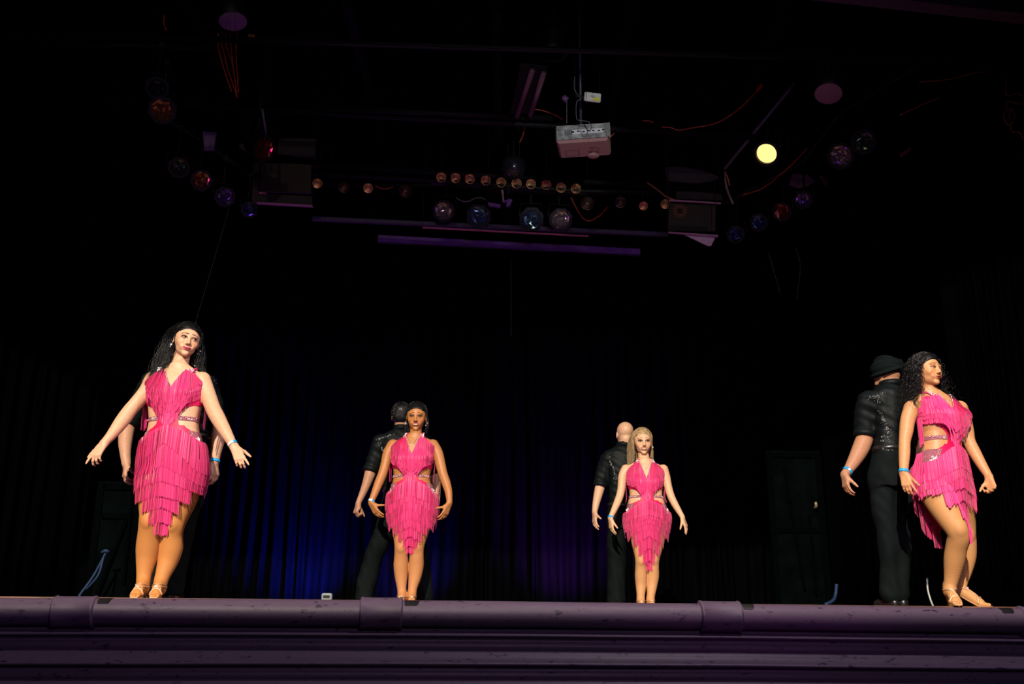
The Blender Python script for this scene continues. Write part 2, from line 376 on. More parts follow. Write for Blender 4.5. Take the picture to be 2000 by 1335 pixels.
curtain('curtain', X(-20, 12.9), X(985, 12.9), zb_top+0.5, 0.01, 34, 0.055, M_VELVETB, 3, 'black velvet back curtain, left half with blue light on its folds', 'curtain', 900)
curtain('curtain', X(975, 12.97), X(1660, 12.97), zb_top+0.5, 0.01, 24, 0.055, M_VELVETB, 5, 'black velvet back curtain, right half with violet light on its folds', 'curtain', 640)
zt = P(1000, 520, 11.6)[2]; zbv = P(1000, 645, 11.6)[2]
curtain('border_curtain', X(60, 11.6), X(1700, 11.6), 6.2, zbv, 18, 0.02, M_VELVET, 9, 'black border valance hanging across the top of the back curtain', 'curtain', 400, 6)
curtain('leg_curtain', X(-160, 8.4), X(150, 9.4), 6.2, 0.01, 7, 0.05, M_VELVET, 11, 'black side curtain at the far left edge of the stage', 'curtain', 240, 10)
curtain('leg_curtain', X(1625, 10.6), X(1950, 10.0), 6.2, 0.01, 8, 0.05, M_VELVET, 13, 'black side curtain behind the right couple', 'curtain', 240, 10)
curtain('leg_curtain', X(1900, 8.2), X(2130, 7.8), 6.2, 0.01, 6, 0.05, M_VELVET, 15, 'black side curtain at the far right edge of the stage', 'curtain', 200, 10)

# wing flats
def flat(pL, pR, pyT, d, label, rails, diag):
    a = X(pL, d); b_ = X(pR, d); zt_ = P((pL+pR)/2, pyT, d)[2]; t = (b_-a)/np.linalg.norm(b_-a); W = np.linalg.norm(b_-a); ax = np.array([t, HH, UP])
    root = empty('wing_flat', (a+b_)/2, label, 'flat')
    MB().box((a+b_)/2+UP*zt_/2, (W, 0.02, zt_), ax).build('panel', M_FLAT, root)
    for s_ in (0.03, W-0.03): MB().box(a+t*s_+UP*zt_/2-HH*0.02, (0.06, 0.025, zt_-0.02), ax, 0.004).build('stile', M_FLATT, root)
    for z in [zt_-0.05]+rails: MB().box((a+b_)/2+UP*z-HH*0.024, (W-0.14, 0.03, 0.05), ax, 0.004).build('rail', M_FLATT, root)
    for (u0, z0_, u1, z1_) in diag:
        MB().tube([a+t*u0*W+UP*z0_-HH*0.05, a+t*u1*W+UP*z1_-HH*0.05], 0.014, 6).build('brace', M_FLATT, root)
    return root
flat(168, 262, 940, 8.9, 'dark wing flat behind the left couple, braces on its face', [0.78], [(0.72, 0.75, 0.25, 0.05), (0.78, 1.0, 0.8, 0.2)])
rf_ = flat(1512, 1622, 880, 10.4, 'dark green-black wing flat left of the right couple', [0.85], [(0.3, 1.5, 0.52, 0.25), (0.7, 1.0, 0.72, 0.2)])
b = MB().tube(smooth_path([P(1593, 980, 10.3), P(1594, 988, 10.3), P(1591, 992, 10.36)], 3), 0.016, 8); b.build('knob', mat('brass', (0.3, 0.26, 0.14), rough=0.4, metal=0.5), rf_, smooth=True, label='small dull brass knob')

def cable(name, pts, r, m, label, cat='cable', group=None, n=6):
    o = MB().tube(smooth_path([P(*p) for p in pts], n), r, 6).build(name, m, smooth=True); return tag(o, label, cat, group)
# blue ropes, pale tubes
o = MB(); o.tube(smooth_path([P(207, 1078, 8.6), P(196, 1100, 8.6), P(180, 1128, 8.6), P(158, 1158, 8.6), P(155, 1164, 8.6)], 6), 0.011, 6)
o.tube(smooth_path([P(203, 1085, 8.58), P(193, 1120, 8.56), P(178, 1140, 8.57), P(168, 1150, 8.6)], 6), 0.009, 6)
o.tube(smooth_path([P(199, 1078, 8.6), P(206, 1075, 8.58), P(212, 1077, 8.6)], 4), 0.014, 6)
tag(o.build('rope', M_BLUR, smooth=True), 'blue rope hanging in loops in the left wing, tied near its top', 'rope')
o = MB(); o.tube(smooth_path([P(1634, 1140, 9.2), P(1632, 1160, 9.2), P(1627, 1172, 9.15), P(1612, 1180, 9.1)], 6), 0.016, 6)
tag(o.build('rope', M_BLUR, smooth=True), 'short blue rope end on the floor left of the turbaned man', 'rope')
cable('rope', [(448, 405, 9.3), (420, 500, 9.3), (380, 636, 9.3)], 0.0035, M_GREYC, 'thin grey rope slanting down behind the left woman', 'rope')
cable('rope', [(1500, 490, 9.3), (1524, 572, 9.3)], 0.003, M_GREYC, 'thin grey rope hanging at the right, left one of two', 'rope')
cable('rope', [(1553, 480, 9.3), (1563, 520, 9.3), (1556, 585, 9.3)], 0.003, M_GREYC, 'thin grey rope hanging at the right, right one of two', 'rope')
cable('rope', [(998, 490, 10.2), (998, 655, 10.2)], 0.003, M_GREYC, 'thin grey line hanging below the violet beam', 'rope')
cable('cord', [(1811, 1128, 7.25), (1812, 1150, 7.22), (1818, 1172, 7.2), (1824, 1186, 7.2)], 0.007, mat('white_tube', (0.38, 0.42, 0.40), rough=0.4, noise_amt=0.1), 'pale curved cord on the floor behind the right woman', 'cord')
# small floor light at the back
fx = empty('floor_light', P(640, 1190, 11.0)*[1, 1, 0], 'small pale floor light at the foot of the back curtain', 'light')
q = P(639, 1165, 11.0); q[2] = max(q[2], 0.11); ax = np.array([RR, HH, UP])
MB().box(q, (0.11, 0.09, 0.075), ax, 0.012).build('housing', mat('pale_housing', (0.30, 0.36, 0.36), rough=0.5, noise_amt=0.1), fx)
MB().box(q-HH*0.047, (0.07, 0.008, 0.03), ax, 0.003).build('lens', M_CAN, fx)
MB().box([q[0], q[1], 0.037], (0.02, 0.05, 0.074), ax).build('foot', M_CAN, fx)

# ================================================================== SDF FIGURES
def smin(a, b, k):
    if k <= 0: return np.minimum(a, b)
    h = np.maximum(k-np.abs(a-b), 0)/k
    return np.minimum(a, b)-h*h*k*0.25
class SDF:
    def __init__(s): s.p = []
    def cap(s, a, b, ra, rb, k=0.012, tag='', sub=False):
        a = np.array(a, float); b = np.array(b, float); r = max(ra, rb)+k
        lo = np.minimum(a, b)-r; hi = np.maximum(a, b)+r
        def fn(X, Y, Z):
            ba = b-a; L2 = ba @ ba+1e-12
            t = np.clip(((X-a[0])*ba[0]+(Y-a[1])*ba[1]+(Z-a[2])*ba[2])/L2, 0, 1)
            return np.sqrt((X-a[0]-t*ba[0])**2+(Y-a[1]-t*ba[1])**2+(Z-a[2]-t*ba[2])**2)-(ra+(rb-ra)*t)
        s.p.append((fn, lo, hi, k, tag, sub)); return s
    def chain(s, pts, k=0.012, tag=''):
        A = np.array([list(p)+[r] for p, r in pts], float)
        B = np.array(smooth_path(list(A), 6)); B[:, 3] = np.maximum(B[:, 3], A[:, 3].min()*.9)
        m = B[:, 3].max()+k+.005; lo = B[:, :3].min(0)-m; hi = B[:, :3].max(0)+m
        def fn(X, Y, Z):
            o = None
            for p, q in zip(B[:-1], B[1:]):
                ba = q[:3]-p[:3]; L2 = ba @ ba+1e-12
                t = np.clip(((X-p[0])*ba[0]+(Y-p[1])*ba[1]+(Z-p[2])*ba[2])/L2, 0, 1)
                d = np.sqrt((X-p[0]-t*ba[0])**2+(Y-p[1]-t*ba[1])**2+(Z-p[2]-t*ba[2])**2)-(p[3]+(q[3]-p[3])*t)
                o = d if o is None else np.minimum(o, d)
            return o
        s.p.append((fn, lo, hi, k, tag, False)); return s
    def ell(s, c, rad, ax=None, k=0.015, tag='', sub=False):
        c = np.array(c, float); A = np.eye(3) if ax is None else np.array(ax, float); rad = np.array(rad, float)
        R = rad.max()+k+0.01
        def fn(X, Y, Z):
            x, y, z = X-c[0], Y-c[1], Z-c[2]
            u = x*A[0, 0]+y*A[0, 1]+z*A[0, 2]; v = x*A[1, 0]+y*A[1, 1]+z*A[1, 2]; w_ = x*A[2, 0]+y*A[2, 1]+z*A[2, 2]
            k0 = np.sqrt((u/rad[0])**2+(v/rad[1])**2+(w_/rad[2])**2)
            k1 = np.sqrt((u/rad[0]**2)**2+(v/rad[1]**2)**2+(w_/rad[2]**2)**2)+1e-9
            return k0*(k0-1)/k1
        s.p.append((fn, c-R, c+R, k, tag, sub)); return s
    def loft(s, st, infl=0.0, n=2.35, k=0.02, tag='', zlo=None, zhi=None, rag=None):
        st = sorted(st, key=lambda q: q[0]); A = np.array(st, float)   # z,cx,cy,a,bf,bb,yaw
        z0 = A[0, 0] if zlo is None else zlo; z1 = A[-1, 0] if zhi is None else zhi
        m = A[:, 3:6].max()+0.05+infl
        lo = np.array([A[:, 1].min()-m, A[:, 2].min()-m, z0-k]); hi = np.array([A[:, 1].max()+m, A[:, 2].max()+m, z1+k])
        def fn(X, Y, Z):
            g = lambda i: np.interp(Z, A[:, 0], A[:, i])
            ya = np.radians(g(6)); f0 = np.sin(ya)*RR[0]-np.cos(ya)*HH[0]; f1 = np.sin(ya)*RR[1]-np.cos(ya)*HH[1]
            s0 = np.cos(ya)*RR[0]+np.sin(ya)*HH[0]; s1 = np.cos(ya)*RR[1]+np.sin(ya)*HH[1]
            x = X-g(1); y = Y-g(2); u = x*s0+y*s1; v = x*f0+y*f1
            a = g(3)+infl; b_ = np.where(v > 0, g(4), g(5))+infl
            rho = np.sqrt(u*u+v*v)+1e-6
            q = ((np.abs(u)/a)**n+(np.abs(v)/b_)**n)**(1/n)+1e-6
            d = rho-rho/q
            return np.maximum(d, np.maximum(Z-z1, z0-Z))
        s.p.append((fn, lo, hi, k, tag, False)); return s
    def mesh(s, h, only=None, infl=0.0, cut=None, warp=None):
        ps = [p for p in s.p if only is None or only(p[4])]
        lo = np.min([p[1] for p in ps if not p[5]], 0)-3*h-infl; hi = np.max([p[2] for p in ps if not p[5]], 0)+3*h+infl
        n = np.ceil((hi-lo)/h).astype(int)+1
        G = np.full(n, 0.06, np.float32)
        ax = [lo[i]+h*np.arange(n[i]) for i in range(3)]
        for fn, l, hgh, k, tg, sub in ps:
            i0 = np.clip(np.floor((l-infl-lo)/h).astype(int)-1, 0, n-1); i1 = np.clip(np.ceil((hgh+infl-lo)/h).astype(int)+2, 1, n)
            sl = tuple(slice(i0[i], i1[i]) for i in range(3))
            X = ax[0][sl[0]][:, None, None]; Y = ax[1][sl[1]][None, :, None]; Z = ax[2][sl[2]][None, None, :]
            d = fn(X, Y, Z).astype(np.float32)
            if sub: G[sl] = -smin(-G[sl], d, k)
            else: G[sl] = smin(G[sl], d, k)
        G -= infl
        if warp is not None: G += warp(ax[0][:, None, None], ax[1][None, :, None], ax[2][None, None, :]).astype(np.float32)
        if cut is not None: G = np.maximum(G, cut(ax[0][:, None, None], ax[1][None, :, None], ax[2][None, None, :]).astype(np.float32))
        return surface_nets(G, lo, h)
def surface_nets(G, lo, h):
    I = G < 0; n = G.shape
    c = np.zeros([m-1 for m in n], np.int8)
    for dx in (0, 1):
        for dy in (0, 1):
            for dz in (0, 1): c += I[dx:n[0]-1+dx, dy:n[1]-1+dy, dz:n[2]-1+dz]
    act = np.argwhere((c > 0) & (c < 8))
    idm = -np.ones(c.shape, np.int32); idm[act[:, 0], act[:, 1], act[:, 2]] = np.arange(len(act))
    acc = np.zeros((len(act), 3)); cnt = np.zeros(len(act))
    for a in range(3):
        b_, c_ = [i for i in range(3) if i != a]
        for p in (0, 1):
            for q in (0, 1):
                o0 = np.zeros(3, int); o0[b_] = p; o0[c_] = q; o1 = o0.copy(); o1[a] = 1
                i0 = act+o0; i1 = act+o1
                v0 = G[i0[:, 0], i0[:, 1], i0[:, 2]]; v1 = G[i1[:, 0], i1[:, 1], i1[:, 2]]
                m = (v0 < 0) != (v1 < 0); t = np.where(m, v0/np.where(m, v0-v1, 1), 0)
                pos = np.repeat(o0[None].astype(float), len(act), 0); pos[:, a] = t
                acc += pos*m[:, None]; cnt += m
    V = (act+acc/cnt[:, None])*h+lo
    Fs = []
    for a in range(3):
        b_, c_ = (a+1) % 3, (a+2) % 3
        s0 = [slice(None)]*3; s1 = [slice(None)]*3; s0[a] = slice(0, n[a]-1); s1[a] = slice(1, n[a])
        A0 = I[tuple(s0)]; A1 = I[tuple(s1)]; e = np.argwhere(A0 != A1)
        ok = (e[:, b_] > 0) & (e[:, c_] > 0) & (e[:, b_] < n[b_]-1) & (e[:, c_] < n[c_]-1); e = e[ok]
        flip = A0[e[:, 0], e[:, 1], e[:, 2]]
        qs = []
        for (p, q) in ((-1, -1), (0, -1), (0, 0), (-1, 0)):
            k = e.copy(); k[:, b_] += p; k[:, c_] += q; qs.append(idm[k[:, 0], k[:, 1], k[:, 2]])
        Q = np.stack(qs, 1); Q[~flip] = Q[~flip][:, ::-1]; Fs.append(Q)
    return V, np.concatenate(Fs)

def frame(yaw, pitch=0, roll=0):
    """rows: viewer-side axis s, up axis u, front axis f. yaw 0 = facing the camera, + = turned to the right of the picture."""
    y = math.radians(yaw); f = math.cos(y)*(-HH)+math.sin(y)*RR; s_ = math.cos(y)*RR+math.sin(y)*HH; u = UP.copy()
    p = math.radians(pitch); f, u = f*math.cos(p)+u*math.sin(p), u*math.cos(p)-f*math.sin(p)
    r = math.radians(roll); s_, u = s_*math.cos(r)-u*math.sin(r), u*math.cos(r)+s_*math.sin(r)
    return np.array([s_, u, f])

def head_sdf(S, c, A, s=1.0, male=False, face=True):
    """c: centre between the ears at eye level; A rows = side, up, front"""
    def p(x, u, f): return c+s*(A[0]*x+A[1]*u+A[2]*f)
    def e(x, u, f, rx, ru, rf, k=0.015, sub=False): S.ell(p(x, u, f), np.array([rx, ru, rf])*s, A, k*s, 'head', sub)
    e(0, .032, -.014, .0765, .083, .094, .02)
    e(0, -.014, .022, .0655, .076, .068, .03)
    w_ = 1.08 if male else 1.0
    e(0, -.068, .030, .0475*w_, .036, .050, .028)
    S.ell(p(0, -.099, .071), np.array([.019, .014, .016])*s, A, .022*s, 'head')
    for q in (-1, 1):
        e(q*.038, -.030, .060, .023, .021, .020, .02)
        e(q*.030, .021, .078, .020, .008, .009, .014)
        e(q*.030, .000, .0975, .0165, .0095, .012, .010, True)
        e(q*.0300, -.001, .0795, .0135, .0125, .0125, .004)
        e(q*.0785, -.012, -.004, .007, .030, .017, .006)
        e(q*.0830, -.012, -.001, .006, .018, .009, .004, True)
        e(q*.0105, -.0395, .094, .0080, .0068, .0085, .005)
        e(q*.027, -.058, .073, .013, .013, .011, .014)
    S.cap(p(0, .010, .0865), p(0, -.029, .1010), .0070*s, .0080*s, .012*s, 'head')
    S.ell(p(0, -.034, .1050), np.array([.0098, .0090, .0095])*s, A, .007*s, 'head')
    e(0, -.0600, .0880, .022, .0065, .010, .008)
    e(0, -.0715, .0870, .019, .0070, .010, .008)
    e(0, -.0820, .0920, .016, .0045, .006, .008, True)

def hand_sdf(S, Wp, Kp, n, side, s=1.0, curl=(20, 25, 30, 35), spread=(8, 2, -4, -10), thumb=(35, 20), tcurl=15, k2=0.004, bend=None):
    """Wp wrist, Kp middle knuckle, n = back-of-hand normal, side=+1: thumb towards cross(d,n)"""
    Wp = np.array(Wp, float); Kp = np.array(Kp, float); d = Kp-Wp; L = np.linalg.norm(d); d = d/L
    n = np.array(n, float); n = n-d*(n @ d); n /= np.linalg.norm(n); t = np.cross(d, n)*side
    W = .078*s
    # palm: four metacarpal rods + thenar
    base = [(.36, .94), (.12, 1.0), (-.12, .96), (-.34, .88)]
    for (x, l) in base:
        S.cap(Wp+t*W*x*.55-n*.002, Wp+d*L*l*.97+t*W*x, .0135*s, .0105*s, .016, 'hand')
    S.cap(Wp+d*L*.25+t*W*.22-n*.006*s, Wp+d*L*.55+t*W*.40-n*.008*s, .015*s, .013*s, .016, 'hand')
    lens = [.072, .080, .074, .058]
    def rot(v, ax_, a):
        a = math.radians(a); return v*math.cos(a)+np.cross(ax_, v)*math.sin(a)+ax_*(ax_ @ v)*(1-math.cos(a))
    tips = []
    for i, (x, l) in enumerate(base):
        p0 = Wp+d*L*l*.97+t*W*x; sp = spread[i]
        dd = d*math.cos(math.radians(sp))+t*math.sin(math.radians(sp)); dd /= np.linalg.norm(dd)
        cu = curl[i]; fl = [.46, .30, .24]; r = [.0092, .0084, .0076, .0062]
        axr = np.cross(dd, n)  # curl axis
        ang = 0; p = p0
        for j in range(3):
            ang += cu*(0.8 if j == 0 else 1.1)
            v = dd*math.cos(math.radians(ang))-n*math.sin(math.radians(ang))
            q = p+v*lens[i]*s*fl[j]*1.02
            S.cap(p, q, r[j]*s*(0.86 if i == 3 else 1), r[j+1]*s*(0.86 if i == 3 else 1), k2 if j else .008, 'hand'); p = q
        tips.append(p)
    p = Wp+d*L*.30+t*W*.30-n*.004*s; sp, dn = thumb
    v = d*math.cos(math.radians(sp))+t*math.sin(math.radians(sp)); v = v*math.cos(math.radians(dn))-n*math.sin(math.radians(dn))
    q = p+v*.040*s; S.cap(p, q, .014*s, .0115*s, .010, 'hand')
    v = v*math.cos(math.radians(tcurl))+(d-v*(d @ v))*math.sin(math.radians(tcurl)); v /= np.linalg.norm(v)
    q2 = q+v*.030*s; S.cap(q, q2, .0110*s, .0098*s, .004, 'hand')
    q3 = q2+v*.025*s; S.cap(q2, q3, .0098*s, .0072*s, .004, 'hand')
    return q3

def stations(rows, d, extra=0.0):
    st = []
    for r in rows:
        L, R, py, bf, bb = r[:5]; yw = r[5] if len(r) > 5 else 0; dd = r[6] if len(r) > 6 else 0
        cx = (L+R)/2; c = P(cx, py, d+dd); a = (R-L)/2*mpp(cx, py, d+dd)
        st.append((c[2], c[0], c[1], a, bf, bb, yw))
    return st
def limb(rows, d): return [(P(x, y, d+dd), w_/2*mpp(x, y, d+dd)) for (x, y, dd, w_) in rows]

class Figure: pass

def face_bits(fig, body, bvh, c, A, s, cfg):
    """eyes, brows, lips as thin shaped skins sitting on the face"""
    def hit(x, u, off):
        o = c+s*(A[0]*x+A[1]*u+A[2]*.20); r = bvh.ray_cast(Vector(o), Vector(-A[2]), .3)
        q = np.array(r[0]) if r[0] is not None else c+s*(A[0]*x+A[1]*u+A[2]*.085)
        return q+A[2]*off*s
    def patch(name, x0, x1, top, bot, off, col, nx=14, ny=5, dome=0.0, colfn=None, parent=body):
        v = []; cols = []
        for i in range(nx+1):
            x = x0+(x1-x0)*i/nx; t, b_ = top(i/nx), bot(i/nx)
            for j in range(ny+1):
                u = b_+(t-b_)*j/ny; dm = dome*(1-(2*j/ny-1)**2)*(math.sin(PI*i/nx)**.5)
                edge = 0.0 if (0 < i < nx and 0 < j < ny) or not dome else -0.0012
                v.append(hit(x, u, off+dm+edge)); cols.append(colfn(x, u) if colfn else col)
        f = [[i*(ny+1)+j, (i+1)*(ny+1)+j, (i+1)*(ny+1)+j+1, i*(ny+1)+j+1] for i in range(nx) for j in range(ny)]
        return mk(name, v, f, M_BROW if name in ('eyebrow', 'eyelash') else M_FACE, parent, cols=np.array(cols))
    eh = cfg.get('eye', .0052); sk = np.array(cfg['skin'])
    for q in (-1, 1):
        ex = q*.0305
        sh = sk*np.array(cfg.get('shadow', (.45, .33, .33)))
        patch('eyelid', ex-.0195, ex+.0195, lambda t: .003+.0135*math.sin(PI*t)**.8, lambda t: -.002-.0045*math.sin(PI*t), .0006, sh)
        if eh > 0.001:
            def cf(x, u, ex=ex):
                r = math.hypot(x-ex-cfg.get('gaze', 0)*.006, u)
                return (.004, .003, .003) if r < .0062 else (.36, .32, .28)
            patch('eye', ex-.0160, ex+.0160, lambda t: eh*math.sin(PI*t)**.8, lambda t: -eh*.75*math.sin(PI*t)**.9, .0014, None, 16, 6, .0006, cf)
        up = lambda t: (eh+.0042)*math.sin(PI*t)**.6+(.0022*(t if q > 0 else 1-t))
        lo = lambda t: (eh-.0002)*math.sin(PI*t)**.8 if eh > .001 else -.0022*math.sin(PI*t)
        if eh <= .001: up = lambda t: .0012*math.sin(PI*t)
        patch('eyelash', ex-.0205, ex+.0205, up, lo, .0024, (.006, .004, .004), 12, 2)
        bc = cfg.get('brow', (.012, .008, .006)); bw = cfg.get('browh', .0046)
        patch('eyebrow', ex-.0195, ex+.0195, lambda t, q=q: .0185+.006*math.sin(PI*(.35+.6*(t if q > 0 else 1-t)))+bw*(1-.6*(t if q > 0 else 1-t)),
              lambda t, q=q: .0185+.006*math.sin(PI*(.35+.6*(t if q > 0 else 1-t))), .0012, bc, 12, 2)
    lc = cfg['lips']; sm = cfg.get('smile', 0); lw = .0235+.0065*sm
    cur = lambda t: (.0085*sm+.0012)*(2*t-1)**2
    gap = .0088*cfg.get('open', 0)
    patch('upper_lip', -lw, lw, lambda t: -.0652+cur(t)+gap*.5+.0060*(math.sin(PI*t)**.6)*(1-.22*math.exp(-((t-.5)/.07)**2)),
          lambda t: -.0662+cur(t)+gap*.5*math.sin(PI*t), .0012, lc, 18, 4, .0016)
    patch('lower_lip', -lw*.97, lw*.97, lambda t: -.0660+cur(t)-gap*math.sin(PI*t), lambda t: -.0662+cur(t)-gap*math.sin(PI*t)-.0078*math.sin(PI*t)**.7, .0014, lc, 18, 4, .0014)
    if gap:
        patch('teeth', -lw*.8, lw*.8, lambda t: -.0650+cur(t)+gap*.45, lambda t: -.0664+cur(t)-gap*.95*math.sin(PI*t), .0004, (.52, .47, .40), 14, 3, .0006)
    for q in (-1, 1):   # nostrils
        patch('nostril', q*.0075-.0032, q*.0075+.0032, lambda t: -.0418+.002*math.sin(PI*t), lambda t: -.0425-.0012*math.sin(PI*t), .0010, sk*.22, 6, 2)

def gems(pts, r, name, parent, m=M_GEM, label=None):
    v = []; f = []
    for p in pts:
        k = len(v); rr = r*random.uniform(.7, 1.2)
        off = [(1, 0, 0), (-1, 0, 0), (0, 1, 0), (0, -1, 0), (0, 0, 1), (0, 0, -1)]
        q = Matrix.Rotation(random.random()*3, 3, Vector((random.random(), random.random(), random.random())).normalized())
        for o_ in off: v.append(np.array(p)+np.array(q @ Vector(o_))*rr)
        for a in (0, 1):
            for b_ in (2, 3):
                for c_ in (4, 5): f.append([k+a, k+b_, k+c_])
    return mk(name, v, f, m, parent, smooth=False, kind='stuff', label=label)

def ribbon_ring(c, ax, ra, rb, width, m, name, parent, m2=None, split=None, n=36, th=0.0015, tilt=None):
    """band around a limb; axis ax, radii along two normals"""
    ax = np.array(ax, float)/np.linalg.norm(ax); a = RR-ax*(RR @ ax); a /= np.linalg.norm(a); b_ = np.cross(ax, a)
    v = []; f = []; mi = []
    for i in range(n):
        an = 2*PI*i/n
        for (dr, h) in ((0, -1), (th, -1), (th, 1), (0, 1)):
            v.append(c+a*math.cos(an)*(ra+dr)+b_*math.sin(an)*(rb+dr)+ax*h*width/2)
    for i in range(n):
        j = (i+1) % n
        for k in range(4):
            f.append([i*4+k, j*4+k, j*4+(k+1) % 4, i*4+(k+1) % 4])
            an = math.degrees(2*PI*i/n) % 360; mi.append(1 if (split and split[0] <= an < split[1]) else 0)
    o = mk(name, v, f, None, parent, smooth=True, mats=[m, m2] if m2 else [m], mi=mi if m2 else None); bmfix(o.data); return o

# ------------------------------------------------------------------ hair strands
def strands(roots, dirs, length, nseg, colliders, r0, wave=(0, 0), grav=0.25, seed=0, drift=None, stiff=0.75, wob=0.0, nside=4, curlr=0.0, curlf=0.0):
    rs = np.random.RandomState(seed); N = len(roots); p = roots.copy(); d = dirs/np.linalg.norm(dirs, axis=1, keepdims=True)
    ln = length*rs.uniform(.72, 1.1, N); st = ln/nseg; path = [p.copy()]
    ph = rs.uniform(0, 2*PI, N); cl = rs.uniform(-1, 1, (N, 3))*wob
    for i in range(nseg):
        dk = (drift if drift is not None else np.zeros(3))*max(0, 1-i/(nseg*.6)); g = np.array([0, 0, -1.0])+dk
        d = d*(stiff if i < 2 else .62)+g*(grav if i < 2 else grav+.38)+cl*.1; d /= np.linalg.norm(d, axis=1, keepdims=True)
        p = p+d*st[:, None]
        for (c, A, rad) in colliders:
            q = (p-c) @ A.T; k = np.sqrt(((q/rad)**2).sum(1)); m = k < 1
            q2 = q/np.maximum(k, 1e-3)[:, None]; p = np.where(m[:, None], c+q2 @ A, p)
        path.append(p.copy())
    path = np.array(path)                         # nseg+1,N,3
    T = np.gradient(path, axis=0); T /= np.linalg.norm(T, axis=2, keepdims=True)+1e-9
    a = np.cross(T, np.array([.1, .95, .2])); a /= np.linalg.norm(a, axis=2, keepdims=True)+1e-9; b_ = np.cross(T, a)
    tt = np.linspace(0, 1, nseg+1)[:, None]
    if wave[0]:
        path = path+a*(wave[0]*np.sin(wave[1]*tt*2*PI+ph[None, :]*.35)*np.minimum(tt*2.5, 1))[:, :, None]
    if curlr:
        ca = curlf*tt*2*PI+ph[None, :]; en = np.minimum(tt*4, 1)*curlr
        path = path+(a*(np.cos(ca)*en)[:, :, None]+b_*(np.sin(ca)*en)[:, :, None])
    rr = r0*(np.clip(1.05-tt, .12, 1)**.5)*rs.uniform(.7, 1.3, N)[None, :]
    V = []
    for k in range(nside):
        an = 2*PI*k/nside; V.append(path+(a*math.cos(an)+b_*math.sin(an))*rr[:, :, None])
    V = np.array(V)                               # k, seg, N, 3
    V = V.transpose(2, 1, 0, 3).reshape(-1, 3); S1 = nseg+1
    i = np.arange(N)[:, None, None]; j = np.arange(nseg)[None, :, None]; k = np.arange(nside)[None, None, :]
    base = i*S1*nside+j*nside
    Fq = np.stack([base+k, base+(k+1) % nside, base+nside+(k+1) % nside, base+nside+k], -1).reshape(-1, 4)
    return V, Fq
def scalp_roots(c, A, s, n, seed, region):
    rs = np.random.RandomState(seed); out = []; dr = []
    while len(out) < n:
        v = rs.normal(size=3); v /= np.linalg.norm(v)
        q = v*np.array([.077, .086, .097])+np.array([0, .032, -.014])
        if region(q) and (not region(q+np.array([0, -.008, .012])) or rs.rand() < .35): out.append(c+s*(A.T @ q)); dr.append(A.T @ v)
    return np.array(out), np.array(dr)
def hairline(q): return .88*q[2]-.475*q[1] < -.007+.043*min(max((q[1]+.02)/.05, 0), 1)-(3.0*q[0]**2 if q[1] > 0 else 0)
def hair_cap(c, A, s, parent, m, puff=.006, name='hair', lowcut=-.075, side=.0, extra=None, h=.0035, line=.0142):
    S = SDF(); p = lambda x, u, f: c+s*(A[0]*x+A[1]*u+A[2]*f)
    S.ell(p(0, .032, -.014), np.array([.074+puff, .083+puff, .094+puff])*s, A, .01)
    S.ell(p(0, -.02, -.045), np.array([.066+puff, .065, .055+puff])*s, A, .02)
    if extra: extra(S, p)
    def cut(X, Y, Z):
        x, y, z = X-c[0], Y-c[1], Z-c[2]
        u = (x*A[1, 0]+y*A[1, 1]+z*A[1, 2])/s; f = (x*A[2, 0]+y*A[2, 1]+z*A[2, 2])/s; r = (x*A[0, 0]+y*A[0, 1]+z*A[0, 2])/s
        return np.maximum(.88*f-.475*u+.005-.044*np.clip((u+.02)/.05, 0, 1)+3.0*r*r*(u > 0), lowcut-u)*s
    
    def warp(X, Y, Z):
        x, y, z = X-c[0], Y-c[1], Z-c[2]; r = (x*A[0, 0]+y*A[0, 1]+z*A[0, 2])/s; u = (x*A[1, 0]+y*A[1, 1]+z*A[1, 2])/s; f_ = (x*A[2, 0]+y*A[2, 1]+z*A[2, 2])/s
        return .0009*np.sin(r*620+3*np.sin(f_*40))+.0006*np.sin(r*1100+f_*90)
    v, f = S.mesh(min(h, .0026), cut=cut, warp=warp); return v, f

# ------------------------------------------------------------------ people
def build_body(fig, vox, spec):
    S = SDF(); d = spec['d']; st = stations(spec['torso'], d); fig.st = st
    S.loft(st, k=.02, tag='torso')
    for (e, name) in ((spec['armL'], 'armL'), (spec['armR'], 'armR')):
        ch = limb(e, d); S.chain(ch, .018, name)
        setattr(fig, name, ch)
    for (e, name) in ((spec['legL'], 'legL'), (spec['legR'], 'legR')):
        ch = limb(e, d); S.chain(ch, .022 if name == 'legL' else .009, name); setattr(fig, name, ch)
    hd = spec['head']; A = frame(hd['yaw'], hd.get('pitch', 0), hd.get('roll', 0)); s = hd.get('s', 1.0)
    if 'eye' in hd: c = P(hd['eye'][0], hd['eye'][1], d+hd.get('dd', 0)-.085)-A[2]*.088*s
    else: c = P(hd['c'][0], hd['c'][1], d+hd.get('dd', 0))
    fig.hc, fig.hA, fig.hs = c, A, s
    head_sdf(S, c, A, s, spec.get('male', False))
    top = sorted(st)[-1]; nb = np.array([top[1], top[2], top[0]-.02]); nw = spec.get('neck', .050)
    S.cap(nb, c-A[1]*.050*s-A[2]*.034*s, nw*1.06, nw*.96, .016, 'neck')
    return S
